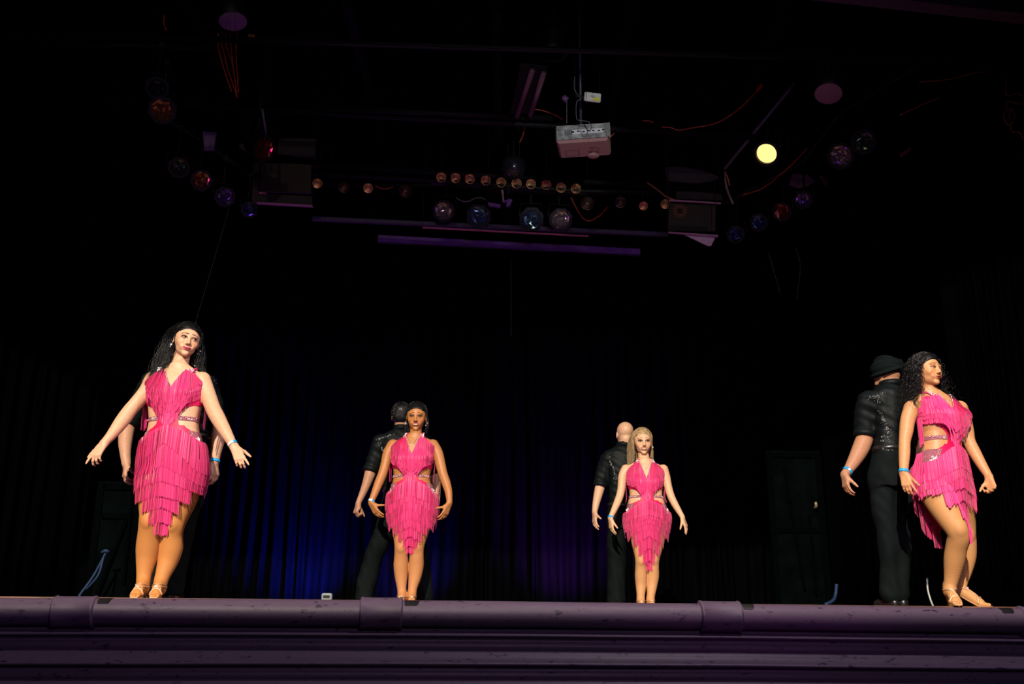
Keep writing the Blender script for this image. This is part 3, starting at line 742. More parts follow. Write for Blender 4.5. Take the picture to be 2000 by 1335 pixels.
def feet(S, fig, spec):
    fig.feet = []
    for ch, key in ((fig.legL, 'toeL'), (fig.legR, 'toeR')):
        an, r = ch[-1]; tx, ty = spec[key]; dirv = RR*tx-HH*ty; dirv = dirv/np.linalg.norm(dirv); hh = spec.get('heel', .07)
        heel = np.array([an[0], an[1], hh+.028])-dirv*.02; ball = np.array([an[0], an[1], .022])+dirv*.115; toe = ball+dirv*.055-UP*.006
        S.cap(an, heel, r, .027, .02, 'foot'); S.cap(heel+UP*.03, ball+UP*.008, .030, .026, .02, 'foot'); S.cap(heel, ball, .026, .022, .02, 'foot')
        sd = np.cross(dirv, UP)
        for k in (-1, 0, 1): S.cap(ball+sd*k*.020, toe+sd*k*.020-dirv*abs(k)*.01, .016, .011, .008, 'foot')
        fig.feet.append((an, heel, ball, toe, dirv, sd))

def surf_table(bvh, cxy, z0, z1, nth=180, nz=90, r_out=.55):
    T = np.full((nz, nth), np.nan); zs = np.linspace(z0, z1, nz)
    for i, z in enumerate(zs):
        for j in range(nth):
            th = -PI+2*PI*j/nth; dv = -HH*math.cos(th)+RR*math.sin(th)
            o = np.array([cxy[0], cxy[1], z])+dv*r_out
            r = bvh.ray_cast(Vector(o), Vector(-dv), r_out)
            if r[0] is not None: T[i, j] = r_out-r[3]
    return zs, T
class Hull:
    def __init__(s, bvh, cxy, z0, z1, env=None):
        s.c = np.array([cxy[0], cxy[1]]); s.zs, T = surf_table(bvh, cxy, z0, z1)
        T = np.where(np.isnan(T), 0.02, T)
        if env is not None:
            for i in range(len(s.zs)-2, -1, -1):
                if s.zs[i] < env[0]: T[i] = np.maximum(T[i], T[i+1]-env[1]*(s.zs[i+1]-s.zs[i]))
        s.T = T
    def r(s, th, z):
        nz, nt = s.T.shape; a = np.clip((z-s.zs[0])/(s.zs[-1]-s.zs[0])*(nz-1), 0, nz-1.001); b_ = ((th+PI)/(2*PI)*nt) % nt
        i = a.astype(int); j = b_.astype(int); u = a-i; v = b_-j; j2 = (j+1) % nt
        return (s.T[i, j]*(1-u)*(1-v)+s.T[i+1, j]*u*(1-v)+s.T[i, j2]*(1-u)*v+s.T[i+1, j2]*u*v)
    def pt(s, th, z, r): 
        dv = -np.cos(th)[..., None]*HH+np.sin(th)[..., None]*RR
        q = dv*r[..., None]; q[..., 0] += s.c[0]; q[..., 1] += s.c[1]; q[..., 2] = z; return q

def _thx(hull, a, z, off=0.0):
    th = np.zeros_like(z)+0.0*a
    for _ in range(10):
        r = hull.r(th, z)+off; th = .5*th+.5*np.arcsin(np.clip(a/np.maximum(r, 1e-3), -1, 1))
    return th, hull.r(th, z)+off
def fringe(hull, th, ztop, zbot, off, name, parent, wid=.0030, seg=8, seed=0, drop=.12, label=None, jit=.006):
    rs = np.random.RandomState(seed); N = len(th); zt_ = ztop; zb_ = zbot+rs.uniform(-jit, jit, N)
    good = (zt_-zb_) > .004; th, zt_, zb_ = th[good], zt_[good], zb_[good]; N = len(th)
    if N == 0: return None
    t = np.linspace(0, 1, seg+1)[:, None]; z = zt_[None]*(1-t)+zb_[None]*t; TH = np.repeat(th[None], seg+1, 0)
    sr = hull.r(TH, z)+off; r = sr.copy()
    for i in range(1, seg+1): r[i] = np.maximum(sr[i], r[i-1]-drop*(z[i-1]-z[i]))
    lat = r[0]*np.sin(th); fr_ = (np.cos(th) > 0) & (np.abs(np.sin(th)) < .985)
    if fr_.any():
        A_ = np.repeat(lat[None], seg+1, 0); T2, r2 = _thx(hull, A_, z, off); b2 = r2*np.cos(T2)
        for i in range(1, seg+1): b2[i] = np.maximum(b2[i], b2[i-1]-drop*(z[i-1]-z[i]))
        wt = np.clip((np.abs(np.sin(th))-.62)/.36, 0, 1); wt = wt*wt*(3-2*wt); wt = np.where(fr_, wt, 1.0)[None]
        xx = A_*(1-wt)+r*np.sin(TH)*wt; yy = b2*(1-wt)+r*np.cos(TH)*wt
        TT = np.arctan2(xx, yy); RR2 = np.hypot(xx, yy); RR2 = np.maximum(RR2, hull.r(TT, z)+off); TH = TT; r = RR2
    r += rs.uniform(0, .0022, N)[None]; TH = TH+(rs.normal(0, .004, N)[None])*t
    p = hull.pt(TH, z, r)
    tw = rs.uniform(-.7, .7, N); tan = np.cos(TH)[..., None]*RR+np.sin(TH)[..., None]*HH; nor = -np.cos(TH)[..., None]*HH+np.sin(TH)[..., None]*RR
    wv = tan*np.cos(tw)[None, :, None]+nor*np.sin(tw)[None, :, None]
    V = np.stack([p-wv*wid/2, p+wv*wid/2], 2).transpose(1, 0, 2, 3).reshape(-1, 3)
    i = np.arange(N)[:, None]; j = np.arange(seg)[None]; bs = i*(seg+1)*2+j*2
    Fq = np.stack([bs, bs+1, bs+3, bs+2], -1).reshape(-1, 4)
    sh = rs.uniform(.80, 1.08, N); base = np.array([.74, .034, .185]); col = np.repeat((base[None]*sh[:, None])[:, None], (seg+1)*2, 1).reshape(-1, 3)
    return mk(name, V, Fq, M_FRINGE, parent, smooth=False, cols=np.clip(col, 0, 1), kind='stuff', label=label)

KEY = [721, 763, 795, 845, 872, 915, 969, 1047]
def make_woman(spec, label, name='person'):
    fig = Figure(); d = spec['d']; base = P(spec['torso'][0][0], 1180, d); base = np.array([(fig_x := sum(P(*[spec[k][-1][0], spec[k][-1][1], d])[0] for k in ('legL', 'legR'))/2), P(spec['legL'][-1][0], 1160, d)[1], 0])
    root = empty(name, base, label, 'person')
    S = build_body(fig, .004, spec)
    for ch in (fig.legL, fig.legR):
        j = spec.get('knee', 3); kp, kr = ch[j]; S.ell(kp-HH*kr*.70, (kr*.50, kr*.40, kr*.62), np.array([RR, HH, UP]), .02, 'leg')
    st = sorted(fig.st)
    mapk = spec['map']; cx = [(r[0]+r[1])/2 for r in spec['torso']]; cy = [r[2] for r in spec['torso']]
    zy = lambda y1: P(np.interp(np.interp(y1, KEY, mapk), cy, cx), np.interp(y1, KEY, mapk), d)[2]
    def stat(z): return [np.interp(z, [q[0] for q in st], [q[i] for q in st]) for i in range(1, 7)]
    # bust and glutes
    zb = zy(774); c_ = stat(zb); Fm = frame(c_[5]); a = c_[2]; ctr = np.array([c_[0], c_[1], zb])
    for q in (-1, 1): S.ell(ctr+Fm[0]*q*a*.46+Fm[2]*(c_[3]-.030), (.068*spec.get('bust', 1), .062*spec.get('bust', 1), .060*spec.get('bust', 1)), Fm, .03, 'torso')
    zh = zy(915); c2 = stat(zh); Fh = frame(c2[5]); ct2 = np.array([c2[0], c2[1], zh])
    for q in (-1, 1): S.ell(ct2+Fh[0]*q*c2[2]*.42-Fh[2]*(c2[4]-.035), (.085, .10, .075), Fh, .03, 'torso')
    feet(S, fig, spec)
    core_v, core_f = S.mesh(.009, only=lambda t: t in ('torso', 'legL', 'legR', 'neck'))
    core = BVHTree.FromPolygons([tuple(v) for v in core_v.tolist()], core_f.tolist())
    for h in spec['hands']: hand_sdf(S, **h)
    vox = spec.get('vox', .0042)
    V_, F_ = S.mesh(vox)
    skin = np.array(spec['skin']); cols = np.repeat(skin[None], len(V_), 0)
    zc = zy(940); leg = np.clip((zc-V_[:, 2])/.05, 0, 1); ft = np.clip((V_[:, 2]-.02)/.02, 0, 1)
    hipr = np.array([base[0], base[1]]); near = np.ones(len(V_))
    for arm in (fig.armL, fig.armR):
        w_ = arm[-1][0]; dist = np.linalg.norm(V_-w_, axis=1); near[dist < .22] = 0
    leg = leg*near; tights = np.array(spec['tights'])
    wv = .5+.5*np.sign(np.sin((V_[:, 0]+V_[:, 2])*2*PI/.011)*np.sin((V_[:, 0]-V_[:, 2])*2*PI/.011))
    cols = cols*(1-leg[:, None])+tights[None]*leg[:, None]
    # warm cheeks
    for q in (-1, 1):
        cc = fig.hc+fig.hs*(fig.hA[0]*q*.042+fig.hA[1]*-.03+fig.hA[2]*.07); g = np.exp(-(np.linalg.norm(V_-cc, axis=1)/.020)**2)[:, None]
        cols = cols*(1-g*.5)+cols*np.array([1.02, .66, .60])*g*.5
    body = mk('body', V_, F_, None, root, cols=cols, mats=[M_SKIN, M_TIGHTS], mi=(leg[F_[:, 0]] > .5).astype(np.int32))
    bvh = BVHTree.FromPolygons([tuple(v) for v in V_[::1].tolist()], F_.tolist())
    face_bits(fig, body, bvh, fig.hc, fig.hA, fig.hs, spec['face'])
    # ------------------------------------------------ dress
    hipc = stat(zy(905)); z_lo = zy(1075); z_hi = zy(712)
    hl = Hull(core, hipc[:2], z_lo, zy(835), (zy(905), spec.get('env', .30))); yaw_h = math.radians(hipc[5])
    chc = stat(zy(780)); bl = Hull(core, chc[:2], zy(870), z_hi); yaw_c = math.radians(chc[5])
    wst = stat(zy(825))
    Y1 = np.linspace(700, 930, 400); Z1 = np.array([zy(y) for y in Y1])
    zf = lambda y: np.interp(y, Y1, Z1) if np.ndim(y) else float(np.interp(y, Y1, Z1))
    Y2 = np.linspace(700, 1090, 600); Z2 = np.array([zy(y) for y in Y2]); zf2 = lambda y: np.interp(y, Y2, Z2)
    # base satin: bodice + skirt on a theta/z grid, kept where the pattern says
    a_c = chc[2]; a_h = hipc[2]
    def tmap(hull, yaw, T, Z):
        """nominal angle -> angle whose lateral offset is a0*sin(T) at this height (front half only)"""
        a0 = a_c if hull is bl else a_h; T = np.asarray(T, float); Z = np.asarray(Z, float)+0*T; th = T.copy(); dm = np.abs(T) < PI/2; wq = np.clip((np.abs(np.sin(T))-.45)/.45, 0, 1); al = hull.r(np.sign(T)*PI/2+yaw, Z)
        for _ in range(12):
            r = hull.r(th+yaw, Z); n_ = np.sign(T)*np.arcsin(np.clip(np.abs((a0+(al-a0)*wq)*np.sin(T))/np.maximum(r, 1e-3), 0, 1)); th = np.where(dm, .5*th+.5*n_, T)
        return th
    def shell(hull, yaw, y0, y1, mask, nm, off, m, nth=520, nz=230, wrap=PI):
        ths = np.linspace(-wrap, wrap, nth+1); ys = np.linspace(y0, y1, nz+1); zz = zf2(ys)
        TH, ZZ = np.meshgrid(ths, zz); TM = tmap(hull, yaw, TH, ZZ)+yaw; rr = hull.r(TM, ZZ)+off; p = hull.pt(TM, ZZ, rr).reshape(-1, 3)
        ix = np.arange((nth+1)*(nz+1)).reshape(nz+1, nth+1)
        tc = (ths[:-1]+ths[1:])/2; yc = (ys[:-1]+ys[1:])/2; TC, YC = np.meshgrid(tc, yc); K = mask(TC, YC)
        Q = np.stack([ix[:-1, :-1], ix[:-1, 1:], ix[1:, 1:], ix[1:, :-1]], -1)[K]
        used = np.unique(Q); re = -np.ones(len(p), int); re[used] = np.arange(len(used))
        return mk(nm, p[used], re[Q], m, root)
    def ub(T): return np.where(np.abs(T) < PI/2, np.abs(np.sin(T)), 1+np.abs(np.abs(T)-PI/2))
    top_y = lambda u: np.interp(u, [0, .30, .36, .72, .9, 1.0, 1.2, 1.6, 2.2, 3], [763, 729, 725, 733, 745, 757, 772, 776, 778, 778])
    cut_hi = lambda u: np.interp(u, [0, .34, .40, .55, .8, 1.1, 1.6, 3], [900, 822, 811, 803, 796, 794, 790, 788])
    cut_lo = lambda u: np.interp(u, [0, .34, .40, .55, .8, 1.1, 1.6, 3], [0, 822, 834, 841, 846, 849, 850, 850])
    mask_b = lambda T, Y: (Y > top_y(ub(T))) & ~((Y > cut_hi(ub(T))) & (Y < cut_lo(ub(T)))) & (Y < 862)
    dress = shell(bl, yaw_c, 715, 862, mask_b, 'dress', .0045, M_SATIN)
    shell(hl, yaw_h, 836, 930, lambda T, Y: (Y > cut_lo(ub(T))), 'skirt', .0055, M_SATIN, 520, 150)
    # sequinned waist band and hip panels
    yb0, yb1 = 818, 826
    shell(bl, yaw_c, yb0, yb1, lambda T, Y: ub(T) > .33, 'waist_strap', .004, M_GEMP, 400, 8)
    for sg in (-1, 1):
        shell(hl, yaw_h, 846, 882, lambda T, Y, sg=sg: (T*sg > 0) & (np.abs(T) > math.asin(.62)) & (np.abs(T) < 2.2) & (Y < 846+36*(ub(T)-.60)/.5), 'hip_panel', .0085, M_GEMP, 520, 60)
    # flower appliques on the hips and neck straps
    def onhull(h_, yaw, th, y, off):
        z = np.array(zf2(y)); th = tmap(h_, yaw, np.array(th), z)+yaw; return h_.pt(th, z, h_.r(th, z)+off)
    apl = []
    for sg in (-1, 1):
        t0 = math.asin(.93)*sg
        for i in range(26):
            an = random.random()*6.28; rd = random.random()**.5
            apl.append(onhull(hl, yaw_h, t0+rd*.17*math.cos(an)*(1 if i % 2 else 1.5), 862+rd*6*math.sin(an), .015))
    gems(apl, .0062, 'crystal_applique', root, M_GEM)
    sp = [onhull(hl, yaw_h, math.asin(min(.99, .74+.05*math.sin(i)))*sg, 848+i*2.2, .011) for sg in (-1, 1) for i in range(12)]
    sp += [onhull(bl, yaw_c, math.asin(random.uniform(.4, .97))*sg, 822+random.uniform(-3, 3), .008) for sg in (-1, 1) for i in range(22)]
    gems(sp, .0030, 'rhinestones', root, M_GEM)
    # neckline trim + halter straps to the neck
    for sg in (-1, 1):
        pts = [onhull(bl, yaw_c, math.asin(u)*sg, float(top_y(u))+1, .008) for u in np.linspace(.0, .34, 16)]
        MB().tube(pts, .0035, 6).build('neckline_trim', M_GEMP, dress, smooth=True)
        gems([p+RNG.normal(0, .001, 3)-HH*.004 for p in smooth_path(pts[4:], 3)][::2], .0030, 'rhinestones', dress, M_GEM)
        hc, A = fig.hc, fig.hA; nz_ = float(zf2(706)); nbs = stat(nz_); ncx = np.array([nbs[0], nbs[1], 0]); nrd = nbs[2]
        fr = frame(chc[5]); path = []; vv = []; ff = []; M_ = 12
        for i in range(M_+1):
            t = i/M_
            if t <= .6:
                q = t/.6; z_ = float(zf2(731))*(1-q)+float(zf2(712))*q; la = (1-q)*a_c*.34+q*nrd*.92; lb = (1-q)*a_c*.70+q*(nrd*1.0+.012)
                pr_ = []
                for l_, dz in ((la, .0), (lb, -.008*q)):
                    o_ = np.array([chc[0], chc[1], 0])*(1-q)+ncx*q+UP*(z_+dz)+fr[0]*sg*l_+fr[2]*.4; rr_ = bvh.ray_cast(Vector(o_), Vector(-fr[2]), .6)
                    h_ = np.array(rr_[0]) if rr_[0] is not None else o_-fr[2]*.4
                    pr_.append(h_+fr[2]*.006)
            else:
                q = (t-.6)/.4; an = math.radians(80+95*q); z_ = float(zf2(712))+.012*q
                pr_ = [ncx+(fr[0]*sg*math.sin(an)+fr[2]*math.cos(an))*(nrd+.008+w_)+UP*(z_-hh) for (w_, hh) in ((0, -.012), (.004, .012))]
            out = (pr_[0]+pr_[1])/2-ncx; out[2] = 0; out /= np.linalg.norm(out)+1e-9
            path.append((pr_[0]+pr_[1])/2+out*.003); vv += [pr_[0], pr_[1], pr_[1]+out*.004, pr_[0]+out*.004]
        for i in range(M_):
            for k in range(4): ff.append([i*4+k, (i+1)*4+k, (i+1)*4+(k+1) % 4, i*4+(k+1) % 4])
        ff += [[0, 1, 2, 3], [M_*4, M_*4+1, M_*4+2, M_*4+3]]
        o = mk('halter_strap', vv, ff, mat('rose_strap', (.66, .055, .14), rough=.4, noise_amt=.2, nscale=80), root); bmfix(o.data)
        gl = []
        for i in range(2, 7): 
            for _ in range(5): gl.append(path[i]-HH*.008+RNG.normal(0, .0075, 3))
        gems(gl, .0048, 'crystal_applique', o, M_GEM)
    # ---------------- fringe
    n = 0
    def arc(hull, u0, u1, step=.0023, R=.17):
        t0, t1 = u0, u1; N = max(4, int((t1-t0)*R/step)); return np.linspace(t0, t1, N)+RNG.uniform(-.002, .002, N)
    dens = spec.get('dens', .0026)
    botV = lambda u, k: np.interp(u, [0, .22, .42, .62, .8, 1.0, 1.3, 2.0], [842, 829, 812, 795, 786, 779, 778, 782])-k*np.interp(u, [0, .5, 1, 2], [15, 13, 8, 6])
    for k in (0, 1, 2, 3):
        th = arc(bl, -1.75, 1.75, dens); u = ub(th)
        bot = botV(u, k)+spec.get('sideb', 0)*np.clip((u-.55)/.4, 0, 1); tp = np.maximum(top_y(np.minimum(u, 1.4))+1.5, bot-(34 if k < 3 else 60)); 
        # sawtooth edge
        fringe(bl, tmap(bl, yaw_c, th, zf2(tp))+yaw_c, zf2(tp), zf2(bot), .008+.0028*k, 'fringe_tier', root, seed=k+5, label=None, jit=.0045)
    # hanging side tails under the arms
    for sg in (-1, 1):
        th = np.linspace(1.50, 1.80, 26)*sg; fringe(bl, th+yaw_c, zf2(np.full(26, 778.)), zf2(np.full(26, 836.)+RNG.uniform(-6, 4, 26)), .022, 'fringe_tail', root, seed=31, drop=0.02)
    saw = spec.get('saw', 0)
    tiers = [  # apex, side y, half width (sin), attach apex, attach side
        (872, 930, 1.25, 836, 866), (915, 952, 1.25, 866, 905), (944, 968, 1.15, 905, 935), (973, 988, .80, 935, 950), (994, 1007, .45, 955, 962), (1022, 1028, .25, 975, 980), (1047, 1045, .14, 1000, 1004)]
    if spec.get('steep'):
        tiers = [(872, 925, 1.25, 836, 866), (900, 950, 1.25, 860, 890), (926, 968, 1.15, 885, 915), (952, 985, .95, 905, 930), (976, 1000, .70, 925, 945), (1000, 1018, .45, 950, 962), (1026, 1034, .26, 972, 985), (1047, 1045, .12, 1000, 1004)]
    for k, (ap, sd, hw, ta, ts) in enumerate(tiers):
        lim = math.asin(hw) if hw <= 1 else PI/2+(hw-1)*1.6
        th = arc(hl, -lim, lim, dens); u = ub(th)
        uu = u/max(hw, .01) if hw < 1 else u
        bot = ap+(sd-ap)*np.clip(uu, 0, 1.3)
        ph = (u/.19) % 1; bot = bot+(saw*(8*(ph-.5)) if k else saw*3*(ph-.5))*(uu > .12)
        tp = ta+(ts-ta)*np.clip(uu, 0, 1.2)
        fringe(hl, tmap(hl, yaw_h, th, zf2(tp))+yaw_h, zf2(tp), zf2(bot), .008+.0032*(len(tiers)-k), 'fringe_tier', root, seed=k+50, jit=.004+.002*(k > 2), drop=spec.get('drop', .10))
    if spec.get('backtail'):
        for k, (y0, y1, hw) in enumerate([(850, 925, 1.5), (900, 965, 1.3), (940, 1005, 1.0), (975, 1040, .7), (1010, 1078, .38)]):
            th = arc(hl, PI-hw, PI+hw, dens*1.1); uu = np.abs(th-PI)/hw
            fringe(hl, ((th+yaw_h+PI) % (2*PI))-PI, zf2(np.full(len(th), float(y0))), zf2(y1-uu*26), .010+.003*(5-k), 'fringe_tier', root, seed=k+80, drop=.04)
    # ---------------- jewellery, wristbands, sandals
    for q in (-1, 1):
        pe = fig.hc+fig.hs*(fig.hA[0]*q*.084-fig.hA[1]*.045+fig.hA[2]*.002)
        gems([pe+RNG.normal(0, .004, 3)-UP*.004*i for i in range(5)]+[pe], .0060 if not spec.get('bigear') else .009, 'earring', root, M_GEM)
    if spec.get('necklace'):
        pts = []
        for t in np.linspace(-.30, .30, 15):
            th = math.asin(t*1.0); y = 722+26*(1-(t/.30)**2)*.75-0
            o_ = fig.hc*0; z = float(zf2(y)); thn = tmap(bl, yaw_c, np.array(th), z)+yaw_c; pts.append(bl.pt(thn, np.array(z), bl.r(thn, np.array(z))+.004))
        MB().tube(pts, .0011, 5).build('necklace', M_SILV, root, smooth=True)
        gems([pts[7]-UP*.004, pts[7]-UP*.010, pts[6], pts[8]], .0035, 'pendant', root, M_GEM)
    for (arm, wh, two) in spec.get('bands', []):
        ch = fig.armL if arm == 'L' else fig.armR; w0, w1 = ch[-2], ch[-1]; ax_ = w1[0]-w0[0]; t = wh
        c0 = w0[0]*(1-t)+w1[0]*t; r = w0[1]*(1-t)+w1[1]*t
        ribbon_ring(c0, ax_, r+.003, r+.003, .020, M_BAND, 'wristband', root, M_BANDW if two else None, (two if two else None))
    for (an, heel, ball, toe, dv, sd) in fig.feet:
        sh = MB(); out = []
        L_ = [heel-dv*.022, heel+dv*.02, (heel+ball)/2, ball, toe+dv*.012]; wd = [.022, .024, .026, .036, .022]; zz_ = [heel[2]-.030, heel[2]-.030, (heel[2]+ball[2])/2-.022, .004, .004]
        v = []; 
        for p, w_, z in zip(L_, wd, zz_):
            for (q, dz) in ((-1, 0), (1, 0), (1, .007), (-1, .007)): v.append(np.array([p[0], p[1], max(z, .002)+dz])+sd*w_*q)
        f = [[i*4+k, (i+1)*4+k, (i+1)*4+(k+1) % 4, i*4+(k+1) % 4] for i in range(4) for k in range(4)]+[[0, 1, 2, 3], [16, 17, 18, 19]]
        sh.add(v, f); hz = heel[2]-.030
        sh.tube([np.array([heel[0], heel[1], hz])-dv*.012, np.array([heel[0], heel[1], .001])-dv*.006], [.017, .008], 10)
        so = sh.build('sandal', M_GOLD, root)
        def inout(o_, dr_, off):
            dr_ = dr_/np.linalg.norm(dr_); h_ = bvh.ray_cast(Vector(o_), Vector(dr_), .12)
            return (np.array(h_[0]) if h_[0] is not None else o_+dr_*.035)+dr_*off
        oc = an+UP*.012; rv = []; rf = []; NR = 28
        for i in range(NR):
            a_ = 2*PI*i/NR; dd = dv*math.cos(a_)+sd*math.sin(a_)
            for (h2, o2) in ((-.0055, -.001), (-.0055, .0035), (.0055, .0035), (.0055, -.001)): rv.append(inout(oc+UP*h2, dd, o2))
        for i in range(NR):
            j = (i+1) % NR
            for k in range(4): rf.append([i*4+k, j*4+k, j*4+(k+1) % 4, i*4+(k+1) % 4])
        bmfix(mk('ankle_strap', rv, rf, M_GOLD, so).data)
        st_ = MB(); mid = (an+ball)/2-UP*.005
        for q in (-1, 1):
            pts = []
            for t in np.linspace(0, 1, 13):
                o_ = (an+UP*.008)*(1-t)+(ball+UP*.004)*t; ph = math.pi*(.12+.76*t); dd = sd*q*math.cos(ph)+(UP*.75+dv*.65*(1-.5*t))*math.sin(ph)
                pts.append(inout(o_, dd, .0015))
            st_.tube(pts, .0042, 6)
        st_.tube([inout(ball+UP*.002, sd*math.cos(ph)+UP*math.sin(ph), .001) for ph in np.linspace(0, PI, 11)], .0065, 6)
        st_.build('sandal_straps', M_GOLD, so, smooth=True)
        fr_c = inout(oc, dv, .004)
        gems([fr_c-UP*.004+RNG.normal(0, .006, 3) for _ in range(7)], .005, 'crystal_applique', so, M_GEM)
    fig.root = root; fig.body = body; fig.bvh = bvh
    return fig

def torso_colliders(fig, infl=.0):
    out = []
    for q in sorted(fig.st)[-7:]:
        A = frame(q[6]); out.append((np.array([q[1], q[2], q[0]]), A, np.array([q[3]+.012+infl, .045, max(q[4], q[5])+.015+infl])))
    for arm in (fig.armL, fig.armR):
        (a, ra), (b_, rb) = arm[0], arm[1]
        for t in (0, .5, 1): out.append((a*(1-t)+b_*t, np.eye(3), np.array([1, 1, 1])*(ra*(1-t)+rb*t+.010)))
    return out

# ------------------------------------------------------------------ men, seen from behind
def make_man(spec, label):
    fig = Figure(); d = spec['d']; fx_ = (spec['legL'][-1][0]+spec['legR'][-1][0])/2
    base = P(fx_, 1160, d)*[1, 1, 0]; root = empty('person', base, label, 'person')
    S = build_body(fig, .006, spec); st = sorted(fig.st)
    for h in spec['hands']: hand_sdf(S, **h)
    V_, F_ = S.mesh(spec.get('vox', .0055)); skin = np.array(spec['skin'])
    cols = np.repeat(skin[None], len(V_), 0)
    if 'scalp' in spec:
        pass
    body = mk('body', V_, F_, M_SKIN, root, cols=cols)
    # shirt
    T = SDF(); zw = spec['zwaist'](d); zb_ = zw-.03
    T.loft(fig.st, infl=.014, k=.02, tag='t', zlo=zb_)
    for ch in (fig.armL, fig.armR):
        el = spec['sleeve']; pts = [(p, r+.014) for p, r in ch[:el+1]]; ax_ = pts[-1][0]-pts[-2][0]; pts[-1] = (pts[-1][0]-ax_/np.linalg.norm(ax_)*pts[-1][1]*.8, pts[-1][1]); T.chain(pts, .03, 'a')
    sleeves = [(ch[spec['sleeve']][0], ch[spec['sleeve']][0]-ch[spec['sleeve']-1][0]) for ch in (fig.armL, fig.armR)]
    rad = [ch[spec['sleeve']][1] for ch in (fig.armL, fig.armR)]
    def cut(X, Y, Z):
        o_ = None
        for (p, ax_), r in zip(sleeves, rad):
            ax_ = ax_/np.linalg.norm(ax_); t = (X-p[0])*ax_[0]+(Y-p[1])*ax_[1]+(Z-p[2])*ax_[2]
            dist = np.sqrt((X-p[0])**2+(Y-p[1])**2+(Z-p[2])**2)
            c = np.where(dist < r+.06, t-.004, -1)
            o_ = c if o_ is None else np.maximum(o_, c)
        return o_
    def warp(X, Y, Z): return .0028*np.sin(X*46+Z*31+2*np.sin(Y*20))*np.sin(Z*38-X*25)+.0016*np.sin(Z*90+X*60)
    v, f = T.mesh(.006, warp=warp); shirt = mk('shirt', v, f, M_BLACK, root)
    for (p, ax_), r in zip(sleeves, rad):
        axn = ax_/np.linalg.norm(ax_); ribbon_ring(p-axn*.018, axn, r+.016, r+.016, .042, M_BLACK, 'cuff', shirt, th=.006)
    # collar
    tz = st[-1]; cc = np.array([tz[1], tz[2], tz[0]-.010]); ribbon_ring(cc+UP*.012, UP+.1*HH, tz[3]*.96+.012, tz[4]+.020, .042, M_BLACK, 'collar', shirt, th=.006)
    # trousers
    U = SDF(); U.loft(fig.st, infl=.015, k=.06, zhi=zw, zlo=st[0][0]-.09)
    for ch in (fig.legL, fig.legR): U.chain([(p, r*1.0+.014) for p, r in ch], .02)
    def warp2(X, Y, Z): return .006*np.sin(Z*15+X*12+1.5*np.sin(X*23+Z*4))*np.sin(Z*6.3-X*31+2)+.002*np.sin(Z*44+X*70+2*np.sin(Z*9))
    def cut2(X, Y, Z): return .035-Z+0*X+0*Y
    v, f = U.mesh(.007, cut=cut2, warp=warp2); mk('trousers', v, f, M_BTRO, root)
    q = np.array([np.interp(zw, [s_[0] for s_ in st], [s_[i] for s_ in st]) for i in range(7)])
    hip = mkbelt(q, zw, root)
    for ch in (fig.legL, fig.legR):
        an, r = ch[-1]; dv = spec.get('toe', HH); dv = dv/np.linalg.norm(dv); sd = np.cross(dv, UP); c0 = np.array([an[0], an[1], 0.0])
        B = SDF(); B.cap(c0+UP*.045-dv*.02, c0+UP*.038+dv*.14, .034, .028, .01); B.cap(c0+UP*.03-dv*.03, c0+UP*.03+dv*.16, .03, .03, .02); B.cap(c0+UP*.05, c0+UP*.10, .034, .036, .02)
        vv, ff = B.mesh(.007, cut=lambda X, Y, Z: .004-Z+0*X+0*Y); mk('shoe', vv, ff, M_SHOEK, root)
    # sequins on the back
    sb = BVHTree.FromPolygons([tuple(x) for x in shirt_world(shirt)], [list(p.vertices) for p in shirt.data.polygons])
    def onback(px, py):
        o_ = CL; dv = P(px, py, d)-o_; dv /= np.linalg.norm(dv); r = sb.ray_cast(Vector(o_), Vector(dv), 30)
        return None if r[0] is None else np.array(r[0])-dv*.003
    seq = []
    for (x0, y0, x1, y1, n_, wd) in spec.get('seq', []):
        for i in range(n_):
            t = random.random(); p = onback(x0+(x1-x0)*t+random.gauss(0, wd), y0+(y1-y0)*t+random.gauss(0, wd*.6))
            if p is not None and abs((p-P(fx_, 900, d)) @ HH) < .35: seq.append(p)
    if seq: gems(seq, spec.get('seqr', .0042), 'sequins', shirt, mat('dark_sequin', (.34, .38, .37), rough=.15, metal=.2, noise_amt=.8, nscale=45))
    for (arm, wh, two) in spec.get('bands', []):
        ch = fig.armL if arm == 'L' else fig.armR; w0, w1 = ch[-2], ch[-1]; c0 = w0[0]*(1-wh)+w1[0]*wh; r = w0[1]*(1-wh)+w1[1]*wh
        ribbon_ring(c0, w1[0]-w0[0], r+.003, r+.003, .020, M_BAND, 'wristband', root, M_BANDW if two else None, two if two else None)
    fig.root = root; return fig
def shirt_world(o): 
    og = WORG[o.name]; return [np.array(v.co)+og for v in o.data.vertices]
def mkbelt(q, z, root):
    v = []; f = []; n = 40; A = frame(q[6]); c = np.array([q[1], q[2], z])
    for i in range(n):
        an = 2*PI*i/n
        cx, sx = math.cos(an), math.sin(an); rr = (abs(cx)**2.35/(q[3]+.02)**2.35+abs(sx)**2.35/((q[4] if sx > 0 else q[5])+.02)**2.35)**(-1/2.35)
        for (dr, dz) in ((-.006, -.018), (.003, -.018), (.003, .018), (-.006, .018)): v.append(c+A[0]*cx*(rr+dr)+A[2]*sx*(rr+dr)+UP*dz)
    for i in range(n):
        j = (i+1) % n
        for k in range(4): f.append([i*4+k, j*4+k, j*4+(k+1) % 4, i*4+(k+1) % 4])
    o = mk('belt', v, f, M_SHOEK, root); bmfix(o.data); return o
OUT = -HH
